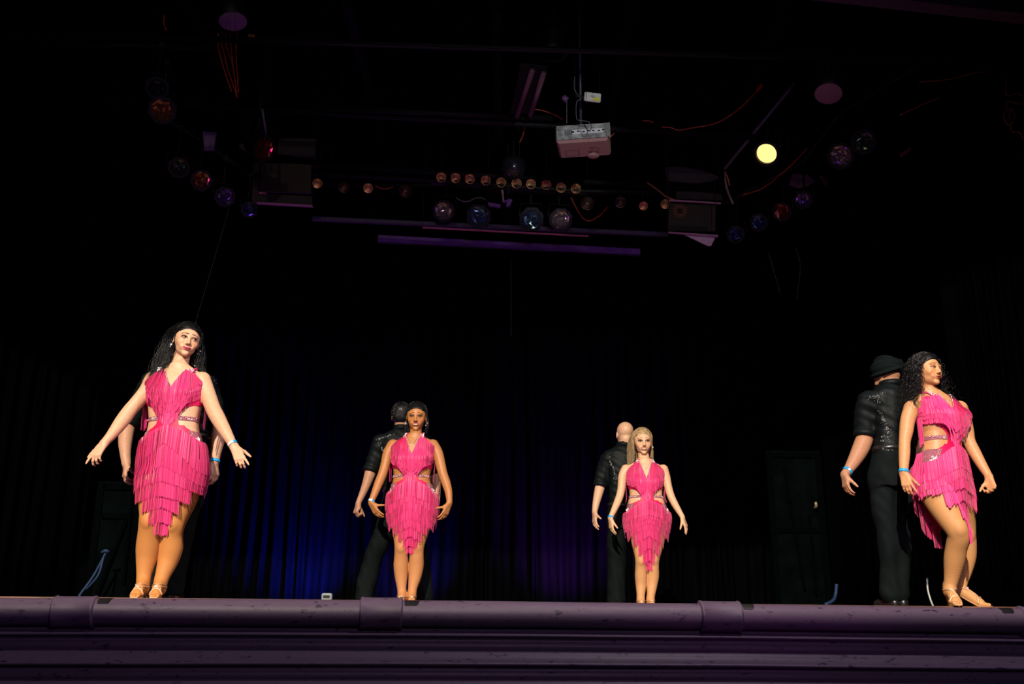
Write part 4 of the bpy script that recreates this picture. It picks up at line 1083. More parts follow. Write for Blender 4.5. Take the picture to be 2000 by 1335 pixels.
W1 = dict(d=6.35, skin=(.66, .375, .225), tights=(.52, .215, .058), male=False, neck=.052,
  torso=[(331,369,712,.055,.058,0),(319,381,721,.060,.066,0),(302,394,730,.070,.080,0),(293,398,741,.085,.088,0),(288,401,753,.095,.09,0),(288,400,766,.100,.095,0),(288,398,780,.100,.095,-2),
         (290,393,800,.098,.088,-5),(291,389,822,.098,.085,-8),(288,390,840,.103,.092,-8),(283,393,857,.108,.10,-8),(277,398,880,.11,.115,-8),(273,401,905,.108,.125,-8),(273,401,928,.10,.12,-8),(278,396,948,.09,.11,-8)],
  armL=[(299,742,.01,34),(286,764,-.01,30),(267,786,-.05,27),(253,802,-.07,27),(237,824,-.10,27),(217,850,-.15,20),(204,864,-.17,16)],
  armR=[(395,742,.01,33),(405,768,-.01,31),(416,797,-.05,29),(425,815,-.07,29),(440,842,-.11,24),(456,870,-.15,16)],
  legL=[(306,935,0,66),(301,970,-.01,60),(296,1000,-.03,46),(293,1018,-.035,42),(291,1040,-.01,42),(289,1066,.02,45),(286,1090,.03,39),(281,1122,.02,28),(278,1150,.0,24)],
  legR=[(364,935,.02,66),(356,970,.03,60),(345,1005,.03,48),(339,1025,.03,43),(335,1045,.05,43),(334,1070,.07,45),(328,1095,.07,39),(317,1126,.04,28),(311,1150,.02,24)],
  toeL=(.10, 1), toeR=(.18, 1), map=[721,763,795,845,872,915,969,1047], vox=.0042, dens=.0017, drop=.10,
  head=dict(eye=(370,660), yaw=28, roll=8, pitch=-3, s=1.06),
  face=dict(skin=(.66,.375,.225), lips=(.42,.02,.08), smile=.45, eye=.0040, gaze=.7, brow=(.03,.015,.01), browh=.0058),
  necklace=False)
W1['hands'] = [
  dict(Wp=P(203,865,6.18), Kp=P(186,890,6.13), n=-HH+RR*-.2+UP*.1, side=1, s=.93, curl=(4,34,40,42), spread=(6,0,-6,-12), thumb=(48,22), tcurl=34),
  dict(Wp=P(457,871,6.20), Kp=P(469,897,6.15), n=-HH+RR*.2+UP*.1, side=-1, s=.93, curl=(5,30,32,34), spread=(7,0,-4,-10), thumb=(46,24), tcurl=28)]
W1['bands'] = [('R', .90, (60, 150))]
W2 = dict(d=8.5, skin=(.42, .175, .055), tights=(.50, .225, .085), neck=.050,
  torso=[(798,825,847,.055,.058),(789,834,855,.062,.066),(774,848,862,.072,.080),(764,852,871,.085,.088),(766,846,884,.095,.09),(766,845,897,.105,.095),(768,843,914,.100,.09),(769,840,928,.100,.088),
         (767,841,941,.108,.095),(764,846,955,.112,.105),(761,849,975,.112,.12),(760,850,995,.108,.125),(763,848,1012,.10,.12)],
  armL=[(768,870,.01,25),(758,885,.0,21),(753,905,-.01,19),(747,925,-.03,18),(740,942,-.05,17.5),(733,960,-.08,15),(725,979,-.11,11.5)],
  armR=[(845,870,.01,25),(855,885,.0,21),(860,905,-.01,20),(865,925,-.03,18.5),(871,942,-.05,18),(876,960,-.08,15),(878,980,-.11,11.5)],
  legL=[(786,1003,0,40),(784,1030,-.01,37),(784,1052,-.02,30),(784,1070,-.02,27),(783.5,1086,.0,27),(783,1104,.02,28.5),(783.5,1125,.03,25),(784.5,1148,.02,18),(785,1168,.0,15)],
  legR=[(824,1003,.01,42),(821,1030,.01,38),(817,1052,.01,31),(814,1070,.01,28),(813.5,1086,.02,28),(813,1104,.04,29.5),(810.5,1125,.04,25.5),(806,1148,.02,18),(804,1168,.0,15.5)],
  toeL=(-.05, 1), toeR=(.1, 1), map=[847,892,916,945,971,988,1026,1083], vox=.0045, dens=.0021, saw=1, steep=True, drop=.12,
  head=dict(eye=(812,812), yaw=2, roll=0, pitch=-8, s=1.10),
  face=dict(skin=(.42,.175,.055), lips=(.33,.06,.045), smile=1, open=1, eye=.0028, brow=(.012,.006,.004), browh=.0038, shadow=(.35,.28,.25)),
  necklace=True, bust=1.12, bands=[('L', .97, (70, 120))])
W2['hands'] = [
  dict(Wp=P(724,982,8.39), Kp=P(735,1000,8.37), n=-HH*.55-RR*.75, side=-1, s=.95, curl=(12,16,20,24), spread=(8,2,-4,-10), thumb=(30,28), tcurl=-25),
  dict(Wp=P(878,983,8.39), Kp=P(869,1003,8.37), n=-HH*.55+RR*.75, side=1, s=.95, curl=(12,16,20,24), spread=(8,2,-4,-10), thumb=(30,28), tcurl=-25)]
W3 = dict(d=9.4, skin=(.66, .40, .23), tights=(.58, .30, .13), neck=.052,
  torso=[(1247,1270,897,.052,.056),(1237,1280,903,.060,.064),(1226,1292,909,.070,.078),(1221,1297,917,.082,.086),(1224,1295,930,.095,.09),(1226,1294,942,.100,.092),(1229,1293,957,.098,.088),
         (1230,1293,967,.098,.086),(1227,1297,979,.105,.095),(1225,1302,995,.11,.108),(1223,1305,1013,.11,.12),(1224,1303,1030,.10,.12)],
  armL=[(1223,917,.01,21),(1216,930,.0,17),(1214,950,-.01,15.5),(1211,966,-.03,15),(1206,980,-.05,14.5),(1199,996,-.08,12),(1192,1011,-.10,9.5)],
  armR=[(1295,917,.01,21),(1301,932,.0,17),(1305,950,-.01,15.5),(1310,967,-.03,15),(1317,982,-.05,14),(1325,996,-.08,12),(1333,1009,-.10,9.5)],
  legL=[(1248,1036,0,36),(1249,1057,-.01,32),(1251,1080,-.02,25),(1252,1095,-.02,22.5),(1252,1108,.0,22.5),(1252,1124,.02,24),(1252,1142,.03,21),(1251.5,1160,.01,16.5),(1251.5,1176,.0,14)],
  legR=[(1282,1036,.01,37),(1281,1057,.01,33),(1278,1080,.01,26),(1276,1095,.01,23),(1275.5,1108,.02,23),(1275,1124,.04,24.5),(1273.5,1142,.04,21),(1271.5,1160,.01,16.5),(1270.5,1176,.0,14)],
  toeL=(-.05, 1), toeR=(.1, 1), map=[897,938,956,984,1008,1020,1042,1116], vox=.0045, dens=.0023, saw=.8, steep=True, drop=.12,
  head=dict(eye=(1258,860.5), yaw=1, roll=-1, pitch=-7, s=1.12),
  face=dict(skin=(.66,.40,.23), lips=(.40,.06,.04), smile=1, open=.85, eye=.0034, brow=(.16,.08,.03), shadow=(.30,.22,.20)),
  necklace=True, bands=[('L', .93, None)])
W3['hands'] = [
  dict(Wp=P(1192,1012,9.30), Kp=P(1194,1031,9.29), n=-HH*.35-RR*.9, side=-1, s=.93, curl=(14,18,22,24), spread=(6,1,-3,-8), thumb=(25,20), tcurl=0),
  dict(Wp=P(1333,1010,9.30), Kp=P(1340,1028,9.29), n=-HH*.5+RR*.8, side=1, s=.93, curl=(10,13,16,20), spread=(6,1,-3,-8), thumb=(25,25), tcurl=0)]
W4 = dict(d=6.6, skin=(.54, .265, .115), tights=(.50, .255, .095), neck=.050,
  torso=[(1803,1837,764,.052,.056,20),(1792,1853,771,.06,.064,20),(1780,1868,779,.07,.078,20),(1778,1881,790,.085,.086,20),(1787,1885,801,.095,.09,20),(1791,1888,815,.105,.092,20),(1795,1886,830,.10,.088,20),(1799,1882,845,.095,.084,22),
         (1799,1881,858,.095,.084,25),(1797,1882,872,.098,.09,28),(1794,1885,886,.105,.10,30),(1790,1889,901,.11,.115,32),(1788,1895,920,.115,.13,33),(1790,1898,938,.115,.13,33),(1794,1896,953,.105,.12,33)],
  armL=[(1781,797,-.02,31),(1773,820,-.04,28),(1770,842,-.06,26),(1767,862,-.08,22),(1766.5,885,-.11,21.5),(1765.5,905,-.14,19),(1765,922,-.16,16.5)],
  armR=[(1874,798,.03,32),(1884,825,.03,28),(1889,845,.02,26),(1893,862,.01,23.5),(1904,884,-.02,23),(1919,910,-.06,19),(1932,931,-.09,15)],
  legL=[(1822,948,-.03,64),(1836,978,-.08,58),(1855,1010,-.14,50),(1869,1033,-.17,44),(1873,1047,-.16,43),(1868,1068,-.12,40),(1864,1092,-.08,39),(1859,1125,-.04,29),(1854,1155,-.02,20)],
  legR=[(1862,948,.06,60),(1874,985,.10,54),(1882,1020,.14,44),(1886,1045,.16,38),(1888,1060,.17,36),(1888,1085,.19,35),(1885,1110,.20,28),(1880,1135,.20,20),(1877,1152,.20,17)],
  toeL=(-.15, 1), toeR=(.7, .7), map=[769,806,834,881,917,935,975,1068], vox=.0042, dens=.0018, saw=.8, drop=.05, heel=.075, backtail=True, bigear=True, sideb=13,
  head=dict(eye=(1830.5,717), yaw=27, roll=3, pitch=3, s=1.03),
  face=dict(skin=(.54,.265,.115), lips=(.17,.008,.012), smile=0, eye=0, brow=(.012,.007,.005), browh=.0045, shadow=(.42,.32,.28)),
  necklace=True, bands=[('L', .93, None)])
W4['hands'] = [
  dict(Wp=P(1764.5,923,6.44), Kp=P(1772,948,6.41), n=-HH*.75-RR*.55, side=-1, s=.94, curl=(8,22,26,28), spread=(14,0,-4,-8), thumb=(30,25), tcurl=0),
  dict(Wp=P(1932,932,6.50), Kp=P(1938,955,6.46), n=HH*.5+RR*.85+UP*.0, side=-1, s=.94, curl=(46,38,34,30), spread=(6,0,-4,-8), thumb=(35,35), tcurl=20)]

OUTF = -HH
def zpt(py): return lambda d: P(1000, py, d)[2]
M1 = dict(d=6.72, skin=(.50, .27, .17), male=True, neck=.060,
  torso=[(335,376,720,.06,.06,180),(318,392,728,.07,.08,180),(296,412,737,.09,.10,180),(290,410,750,.10,.115,180),(294,410,775,.115,.12,180),(294,414,800,.11,.11,180),(298,408,830,.105,.10,180),(298,404,855,.105,.10,180),(296,402,885,.11,.115,180),(294,400,915,.11,.12,180)],
  armL=[(294,750,.0,34),(278,780,.02,34),(260,812,.02,32),(250,830,.0,30),(245,860,-.04,27),(245,885,-.08,21),(247,905,-.10,18)],
  armR=[(404,750,.0,34),(413,780,.02,32),(421,812,.02,30),(429,830,.0,30),(425,858,-.04,28),(421,885,-.08,21),(419,902,-.10,18)],
  legL=[(318,915,0,58),(312,985,0,46),(306,1050,.03,38),(303,1100,.04,38),(302,1152,.04,40)],
  legR=[(376,915,0,58),(366,985,0,46),(352,1050,.03,38),(343,1100,.04,36),(336,1152,.04,38)],
  toeL=(.1, -1), toeR=(.3, -1), sleeve=3, zwaist=zpt(858), head=dict(c=(360,684), yaw=180, s=1.05, dd=.02))
M1['hands'] = [dict(Wp=P(247,906,6.62), Kp=P(243,930,6.60), n=-RR*.8-HH*.45, side=-1, s=1.04, curl=(38,34,30,26), spread=(4,0,-4,-8), thumb=(45,30), tcurl=10),
  dict(Wp=P(418,903,6.62), Kp=P(420,928,6.60), n=RR*.85-HH*.45, side=1, s=1.04, curl=(30,30,32,34), spread=(4,0,-4,-8), thumb=(40,35), tcurl=10)]
M1['bands'] = [('R', .95, None)]
M1['seq'] = [(272,742,300,733,18,3),(410,735,432,750,16,3)]
M2 = dict(d=8.82, skin=(.42, .22, .13), male=True, neck=.058,
  torso=[(772,796,838,.06,.06,180),(760,812,845,.07,.08,180),(748,826,852,.09,.10,180),(742,832,862,.10,.115,180),(745,828,885,.115,.12,180),(748,824,905,.11,.11,180),(751,820,930,.105,.10,180),(753,820,948,.105,.10,180),(752,823,968,.11,.115,180),(751,825,988,.11,.12,180)],
  armL=[(745,864,.0,29),(737,885,.02,27),(729,905,.03,25),(724,921,.02,23),(717,942,-.02,18.5),(709,962,-.06,14.5),(700,982,-.10,11)],
  armR=[(830,864,.0,29),(838,888,.02,27),(846,912,.02,24),(850,928,.0,22),(852,950,-.04,18),(853,970,-.08,14),(853,982,-.10,12)],
  legL=[(767,990,0,40),(751,1040,0,35),(734,1073,.0,31),(722,1115,.02,31),(714,1150,.02,31),(711,1164,.02,31)],
  legR=[(806,990,0,40),(812,1040,0,35),(818,1078,.0,31),(824,1115,.02,29),(829,1150,.02,28),(830,1164,.02,28)],
  toeL=(-.3, -1), toeR=(.2, -1), sleeve=3, zwaist=zpt(958), toe=HH, head=dict(c=(784,812), yaw=184, s=1.04))
M2['hands'] = [dict(Wp=P(699.5,984,8.72), Kp=P(694,1001,8.70), n=-RR*.75-HH*.5, side=-1, s=1.06, curl=(72,70,68,66), spread=(2,0,-2,-4), thumb=(-22,60), tcurl=10),
  dict(Wp=P(853,983,8.72), Kp=P(854,1000,8.70), n=RR*.85-HH*.45, side=1, s=1.02, curl=(28,28,30,32), spread=(4,0,-4,-8), thumb=(40,35), tcurl=10)]
M2['seq'] = [(738,858,772,845,34,2.2),(738,862,748,880,16,1.6),(744,873,750,884,12,1)]
M2['seqr'] = .0048
M3 = dict(d=9.72, skin=(.60, .36, .22), male=True, neck=.062,
  torso=[(1206,1234,870,.06,.06,180),(1194,1248,877,.07,.08,180),(1184,1260,884,.09,.10,180),(1182,1263,895,.10,.115,180),(1187,1259,915,.115,.12,180),(1190,1256,935,.11,.11,180),(1192,1252,955,.105,.10,180),(1192,1252,975,.105,.10,180),(1190,1254,995,.11,.115,180),(1190,1255,1015,.11,.12,180)],
  armL=[(1188,897,.0,27),(1181,915,.02,25),(1175,935,.03,23),(1172,950,.02,20),(1168,966,-.01,17.5),(1164,984,-.04,14),(1161.5,999,-.06,11)],
  armR=[(1257,897,.0,26),(1262,915,.02,24),(1264,935,.03,22),(1264,950,.03,20),(1262,968,.02,17),(1259,985,.0,13),(1257,999,-.0,11)],
  legL=[(1207,1015,0,38),(1206,1055,0,35),(1205,1085,.0,31),(1204,1120,.02,30),(1203.5,1150,.02,31),(1203,1170,.02,31)],
  legR=[(1240,1015,0,38),(1245,1055,0,34),(1250,1085,.0,30),(1254,1120,.02,28),(1258,1150,.02,28),(1259,1170,.02,28)],
  toeL=(-.1, -1), toeR=(.2, -1), sleeve=3, zwaist=zpt(985), toe=HH, head=dict(c=(1220.5,848), yaw=188, s=1.06))
M3['hands'] = [dict(Wp=P(1161.5,1001,9.65), Kp=P(1161,1019,9.62), n=-RR*.85-HH*.3+UP*.1, side=-1, s=1.06, curl=(14,16,20,22), spread=(10,3,-4,-10), thumb=(48,10), tcurl=0),
  dict(Wp=P(1257,1000,9.72), Kp=P(1256,1017,9.70), n=RR*.85-HH*.45, side=1, s=1.02, curl=(28,28,30,32), spread=(4,0,-4,-8), thumb=(40,35), tcurl=10)]
M3['seq'] = [(1190,892,1191,893,3,1),(1190,899,1194,906,12,.8),(1194,905,1203,930,34,1.2),(1200,930,1204,945,14,1.6)]
M3['seqr'] = .0052
M4 = dict(d=7.12, skin=(.40, .20, .11), male=True, neck=.060,
  torso=[(1722,1758,752,.06,.06,192),(1712,1772,760,.07,.08,192),(1700,1790,768,.09,.10,192),(1692,1798,782,.10,.115,192),(1702,1792,808,.115,.12,192),(1708,1786,835,.11,.11,192),(1711,1780,858,.105,.10,190),(1710,1780,878,.105,.10,188),(1706,1782,900,.11,.115,186),(1703,1784,928,.11,.12,185)],
  armL=[(1697,785,.0,38),(1692,808,.03,38),(1690,835,.05,36),(1689,854,.04,33),(1680,878,.0,32),(1667,902,-.05,25),(1655,920,-.09,18),(1650,926,-.10,17)],
  armR=[(1794,785,.02,36),(1800,808,.06,34),(1800,832,.10,32),(1798,850,.12,30),(1795,875,.12,26),(1792,900,.12,20),(1790,915,.12,17)],
  legL=[(1722,930,0,46),(1727,985,0,42),(1735,1040,.0,36),(1738,1085,.02,34),(1740,1130,.03,34),(1741,1160,.03,34)],
  legR=[(1762,930,0,46),(1760,985,0,40),(1759,1040,.0,34),(1758,1085,.02,31),(1758,1130,.03,30),(1758,1160,.03,30)],
  toeL=(-.3, -1), toeR=(.1, -1), sleeve=3, zwaist=zpt(872), toe=HH-.3*RR, head=dict(c=(1733,739), yaw=212, s=1.0, pitch=-4, dd=.05))
M4['hands'] = [dict(Wp=P(1649.5,927,7.01), Kp=P(1652,950,6.99), n=-RR*.9-HH*.2, side=-1, s=1.06, curl=(20,24,28,30), spread=(6,2,-2,-6), thumb=(30,26), tcurl=0),
  dict(Wp=P(1790,916,7.24), Kp=P(1789,940,7.24), n=RR*.85-HH*.45, side=1, s=1.02, curl=(28,28,30,32), spread=(4,0,-4,-8), thumb=(40,35), tcurl=10)]
M4['bands'] = [('L', .0, (60, 88))]
M4['seq'] = [(1697,777,1728,768,60,3.4),(1712,780,1719,787,12,1.8),(1717,801,1727,822,26,1.4),(1724,818,1737,846,70,2.4),(1722,852,1740,853,34,2.4),(1722,860,1741,862,30,2.0),(1728,874,1740,876,70,4.0),(1733,880,1739,892,40,2.6)]
M4['seqr'] = .0034
def cat_mesh(parts):
    V = []; Fs = []; n = 0
    for v, f in parts: V.append(np.asarray(v)); Fs.append(np.asarray(f)+n); n += len(v)
    return np.concatenate(V), np.concatenate(Fs)
HEADE = np.array([.073, .081, .092])
def head_coll(fig, k=1.0): return [(fig.hc+fig.hs*(fig.hA[1]*.032-fig.hA[2]*.014), fig.hA, HEADE*fig.hs*k), (fig.hc+fig.hs*(-fig.hA[1]*.03+fig.hA[2]*.015), fig.hA, np.array([.064, .09, .078])*fig.hs),
    (fig.hc-fig.hA[1]*.14-fig.hA[2]*.02, fig.hA, np.array([.058, .09, .06]))]

w1 = make_woman(W1, 'woman in pink fringed dance dress with long dark wavy hair, at the far left')
def hair_long(fig, spec, m, n, length, wave, grav, drift, region, dirfn, seed, r0=.0028, nseg=16, label=None, **kw):
    v0, f0 = hair_cap(fig.hc, fig.hA, fig.hs, fig.root, m, puff=kw.pop('puff', .0045), lowcut=kw.pop('lowcut', -.07))
    rt, vd = scalp_roots(fig.hc, fig.hA, fig.hs, n, seed, region); dr = dirfn(rt, vd, fig)
    v1, f1 = strands(rt, dr, length, nseg, head_coll(fig, kw.pop('coll', 1.125))+torso_colliders(fig), r0, wave, grav, seed, drift, **kw)
    S1 = (nseg+1)*kw.get('nside', 4); N = len(v1)//S1; q = ((v1-fig.hc) @ fig.hA.T)/fig.hs
    bad = ((q[:, 2] > .030-.2*np.minimum(q[:, 1], 0)*0) & (np.abs(q[:, 0]) < .070) & (q[:, 1] < .040) & (q[:, 1] > -.16)).reshape(N, S1).any(1)
    bad |= ((q[:, 2] > .012) & (np.abs(q[:, 0]) < .072) & (q[:, 1] < -.02) & (q[:, 1] > -.13)).reshape(N, S1).any(1)
    f1 = f1[~bad[f1[:, 0]//S1]]
    V_, F_ = cat_mesh([(v0, f0), (v1, f1)])
    return mk('hair', V_, F_, m, fig.root, label=label)
reg = lambda q: hairline(q) and q[1] > -.045
def back_side(k_side, k_back, k_up=.25):
    def fn(rt, vd, fig):
        x = (rt-fig.hc) @ fig.hA[0]
        return vd*.35-fig.hA[2]*(k_back*1.6)+fig.hA[0]*(np.sign(x)*k_side*np.minimum(np.abs(x)/.03, 1))[:, None]+fig.hA[1]*k_up
    return fn
hair_long(w1, W1, M_HAIRK, 2300, .46, (.010, 2.4), .16, -RR*.30+HH*.25, reg, back_side(.5, .9), 3, wob=.9, stiff=.8, r0=.0021, nside=3)
w2 = make_woman(W2, 'woman in pink fringed dress with dark hair tied back, second from the left')
hair_long(w2, W2, M_HAIRK, 1200, .15, (.006, 1.5), .22, HH*.9, reg, back_side(.35, 1.0, .1), 4, wob=.6, r0=.002, nside=3)
w3 = make_woman(W3, 'blonde woman in pink fringed dress, beside the bald man')
hair_long(w3, W3, M_HAIRB, 1800, .31, (.004, 1.2), .26, HH*.35-RR*.15, (lambda q: reg(q) and not (q[0] > .015 and q[1] < .07 and q[2] > -.07)), back_side(.55, .75, .2), 5, wob=.4, r0=.002, nside=3)
w4 = make_woman(W4, 'woman in pink fringed dress with black curly hair, eyes closed, at the far right')
hair_long(w4, W4, M_HAIRK, 1700, .33, (0, 0), .20, HH*.25, lambda q: hairline(q) and q[1] > -.06, back_side(.75, .5, .4), 6, wob=1.6, curlr=.0085, coll=1.22, curlf=6.5, nseg=36, r0=.0018, nside=3, puff=.009)

m1 = make_man(M1, 'man in black shirt standing behind the woman at the far left, mostly hidden')
v0, f0 = hair_cap(m1.hc, m1.hA, m1.hs, m1.root, M_HAIRK, puff=.008, h=.005); mk('hair', v0, f0, M_HAIRK, m1.root)
m2 = make_man(M2, 'dark-haired man in black shirt, back turned, behind the second woman')
v0, f0 = hair_cap(m2.hc, m2.hA, m2.hs, m2.root, M_HAIRK, puff=.008, h=.005, lowcut=-.085)
rt, vd = scalp_roots(m2.hc, m2.hA, m2.hs, 500, 8, lambda q: hairline(q) and q[1] > -.06)
v1, f1 = strands(rt, vd*.6-m2.hA[1]*.3+m2.hA[2]*.4, .035, 4, [], .0028, (0, 0), .1, 8)
mk('hair', *cat_mesh([(v0, f0), (v1, f1)]), M_HAIRK, m2.root)
m3 = make_man(M3, 'bald man in black shirt, back turned, behind the blonde woman')
m4 = make_man(M4, 'man in black turban and sequinned black shirt, back turned, at the right')
c, A, s = m4.hc, m4.hA, m4.hs; T = SDF(); p = lambda x, u, f: c+s*(A[0]*x+A[1]*u+A[2]*f)
T.ell(p(0, .075, -.015), (.118, .080, .125), A, .02)
for i, (tl, uu, rr) in enumerate([(24, .035, .118), (-18, .050, .122), (10, .075, .120), (-26, .095, .108), (30, .11, .09)]):
    A2 = np.array([A[0]*math.cos(math.radians(tl))+A[1]*math.sin(math.radians(tl)), A[1]*math.cos(math.radians(tl))-A[0]*math.sin(math.radians(tl)), A[2]])
    T.ell(p(0, uu, -.015), (rr+.004, .026, rr+.010), A2, .006)
v0, f0 = T.mesh(.005, cut=lambda X, Y, Z: (.005-((X-c[0])*A[1, 0]+(Y-c[1])*A[1, 1]+(Z-c[2])*A[1, 2])-.0)); mk('turban', v0, f0, M_TURBAN, m4.root)
T = SDF(); T.ell(p(0, -.068, .052), (.071, .070, .064), A, .02)
v0, f0 = T.mesh(.006, warp=lambda X, Y, Z: .003*np.sin(X*160)*np.sin(Z*120)); mk('beard', v0, f0, M_HAIRK, m4.root)
rt, vd = scalp_roots(c, A, s, 150, 12, lambda q: q[1] < -.035 and q[2] < .0 and q[1] > -.07)
v1, f1 = strands(rt+A[1]*.0, vd*.3-UP, .02, 3, [], .003, (0, 0), .2, 12); mk('hair', v1, f1, M_HAIRK, m4.root)

# ================================================================== RIG
def Pz(px, py, z):
    v = RM @ np.array([(px-1000)/F, -(py-667.5)/F, -1.0]); return CL+v*((z-CAMZ)/v[2])
def tocam(p): v = CL-p; return v/np.linalg.norm(v)
def foil(name, tint, rough=.14, metal=.85): return mat(name, tint, rough=rough, metal=metal, noise_amt=.3, nscale=30)
def crumple(c, ax, R, m, parent, name, seed, depth=.35, amp=.16, n=12, rings=4):
    ax = ax/np.linalg.norm(ax); a = np.cross(ax, UP); a /= np.linalg.norm(a); b_ = np.cross(ax, a); rs = np.random.RandomState(seed)
    v = [c-ax*R*depth]; f = []
    for j in range(1, rings+1):
        for i in range(n):
            an = 2*PI*(i+.5*(j % 2))/n; r = R*j/rings; h = -R*depth*(1-(j/rings)**2)+(rs.uniform(-amp, amp)*R if j < rings else 0)
            v.append(c+a*math.cos(an)*r+b_*math.sin(an)*r+ax*h)
    for i in range(n): f.append([0, 1+i, 1+(i+1) % n])
    for j in range(rings-1):
        for i in range(n):
            p_, q_, r_, s_ = 1+j*n+i, 1+j*n+(i+1) % n, 1+(j+1)*n+(i+1) % n, 1+(j+1)*n+i; f += [[p_, q_, r_], [p_, r_, s_]]
    return mk(name, v, f, m, parent, smooth=False)
def par(px, py, d, dia, foilm, label, group, hang=None, aim=None, frame_=True, n=8, L=2.0, lens=None, seed=0, up=.26):
    p = P(px, py, d); R = dia/2*mpp(px, py, d); ax = tocam(p) if aim is None else np.array(aim, float)+0; ax = ax/np.linalg.norm(ax)
    root = empty('stage_lamp', p-ax*R, label, 'stage light', group)
    Ri = R*(.80 if frame_ else .95)
    MB().lathe(p, -ax, [(Ri, 0), (Ri*1.04, .02*R), (Ri, R*.3), (Ri*.96, R*L*.6), (Ri*.7, R*L*.85), (Ri*.45, R*L), (Ri*.4, R*L*1.2)], 24, False).build('can', M_CAN, root, smooth=True)
    if frame_: MB().lathe(p, ax, [(R, 0), (R, R*.08), (Ri*.97, R*.08), (Ri*.97, -R*.05), (R, 0)], n, False, ph=PI/8).build('gel_frame', M_CAN, root)
    if lens is not None:
        MB().lathe(p-ax*R*.12, ax, [(.001, R*.16), (Ri*.5, R*.12), (Ri*.9, 0), (Ri*.96, -R*.05)], 24, False).build('lens', lens, root, smooth=True)
    else: crumple(p-ax*R*.08, ax, Ri*.97, foilm, root, 'gel', seed)
    side = np.cross(ax, UP); side /= np.linalg.norm(side); b0 = p-ax*R*L*.45
    top = b0+UP*(R*1.25); yk = [b0+side*Ri*1.02, b0+side*Ri*1.15+UP*R*.2, top+side*Ri*1.0, top-side*Ri*1.0, b0-side*Ri*1.15+UP*R*.2, b0-side*Ri*1.02]
    MB().tube(yk, .008, 6).build('yoke', M_CAN, root)
    MB().tube([top, top+UP*up], .011, 8).box(top+UP*up, (.05, .05, .06), None, .006).build('clamp', M_CAN, root)
    return root, top+UP*up
def wires(o, pts, r=.003):
    for p in pts: MB().tube([np.array(p), np.array([p[0], p[1], 6.245])], r, 5).build('suspension_wire', M_CAN, o)
def pipe(pts, r, label, m=M_PIPE):
    o = tag(MB().tube(pts, r, 10).build('rig_pipe', m, smooth=True), label, 'pipe'); pts = [np.array(p) for p in pts]
    k = len(pts)//2; wires(o, [pts[0]*.9+pts[1]*.1, pts[-1]*.9+pts[-2]*.1]); return o

f_or = foil('amber_foil', (.42, .18, .10)); f_gr = foil('green_grey_foil', (.12, .18, .14)); f_pu = foil('violet_foil', (.20, .15, .42)); f_bl = foil('blue_foil', (.06, .10, .30))
f_sb = foil('steel_blue_foil', (.16, .28, .42)); f_wh = foil('silver_foil', (.50, .44, .45)); f_rd = foil('red_foil', (.28, .06, .05)); f_dk = foil('dark_foil', (.05, .05, .07))
G = 'stage lamps on the left side boom'
cl = []
for i, (px, py, d, dia, fm, lb) in enumerate([(307,172,7.2,46,f_dk,'dark round stage lamp with violet glints, highest on the left'),(317,215,7.2,56,f_or,'stage lamp with crumpled amber gel, high on the left'),
    (349,327,8.4,44,f_gr,'stage lamp with grey-green gel, left end of the left slanted row'),(393,352,8.5,44,f_or,'stage lamp with amber gel, second in the left slanted row'),(439,384,8.6,42,f_pu,'stage lamp with violet gel, third in the left slanted row'),(487,409,8.7,34,f_bl,'small stage lamp with dark blue gel, right end of the left slanted row')]):
    q = tocam(P(px, py, d))+RR*.25*(1 if i > 1 else .1)-UP*.15
    cl.append(par(px, py, d, dia, fm, lb, G, aim=q, seed=i)[1])
pipe([cl[2]+(cl[2]-cl[5])*.3, cl[2], cl[3], cl[4], cl[5], cl[5]+(cl[5]-cl[2])*.1], .024, 'black pipe carrying the left slanted row of lamps')
pipe([cl[0]-RR*1.2+UP*.02, cl[0], cl[0]+RR*.0+HH*.02, cl[1]*[1,1,0]+UP*cl[0][2]*1.0+RR*.5], .024, 'black pipe above the two highest left lamps')
par(516, 291, 7.8, 56, f_rd, 'octagonal lamp with dark red lens, left of the hanging pictures', 'large lamps over the stage', aim=-UP*.5+RR*.75-HH*.5, seed=20, up=.4)
G = 'large gelled lamps in the centre row'; cl = []
for i, (px, py, d, dia, fm, lb) in enumerate([(867,412,8.9,46,f_wh,'large centre lamp with dark silver foil, leftmost of four'),(935,422,8.9,50,f_sb,'large centre lamp with steel blue gel, second of four'),
    (1038,428,8.9,50,f_sb,'large centre lamp with steel blue gel, third of four'),(1095,429,8.9,48,f_wh,'large centre lamp with pinkish silver gel, rightmost of four')]):
    cl.append(par(px, py, d, dia, fm, lb, G, seed=30+i, aim=tocam(P(px, py, d))+RR*.1*(i-1.5)-UP*.12, up=.12)[1])
pipe([cl[0]-RR*1.4, cl[0], cl[1], cl[2], cl[3], cl[3]+RR*1.2], .022, 'black pipe over the four large centre lamps')
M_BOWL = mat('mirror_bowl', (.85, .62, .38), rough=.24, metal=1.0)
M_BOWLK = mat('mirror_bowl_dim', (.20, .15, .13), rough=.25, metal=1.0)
M_GLASS = mat('lamp_glass', (.85, .75, .70), rough=.05, spec=.8, metal=.9)
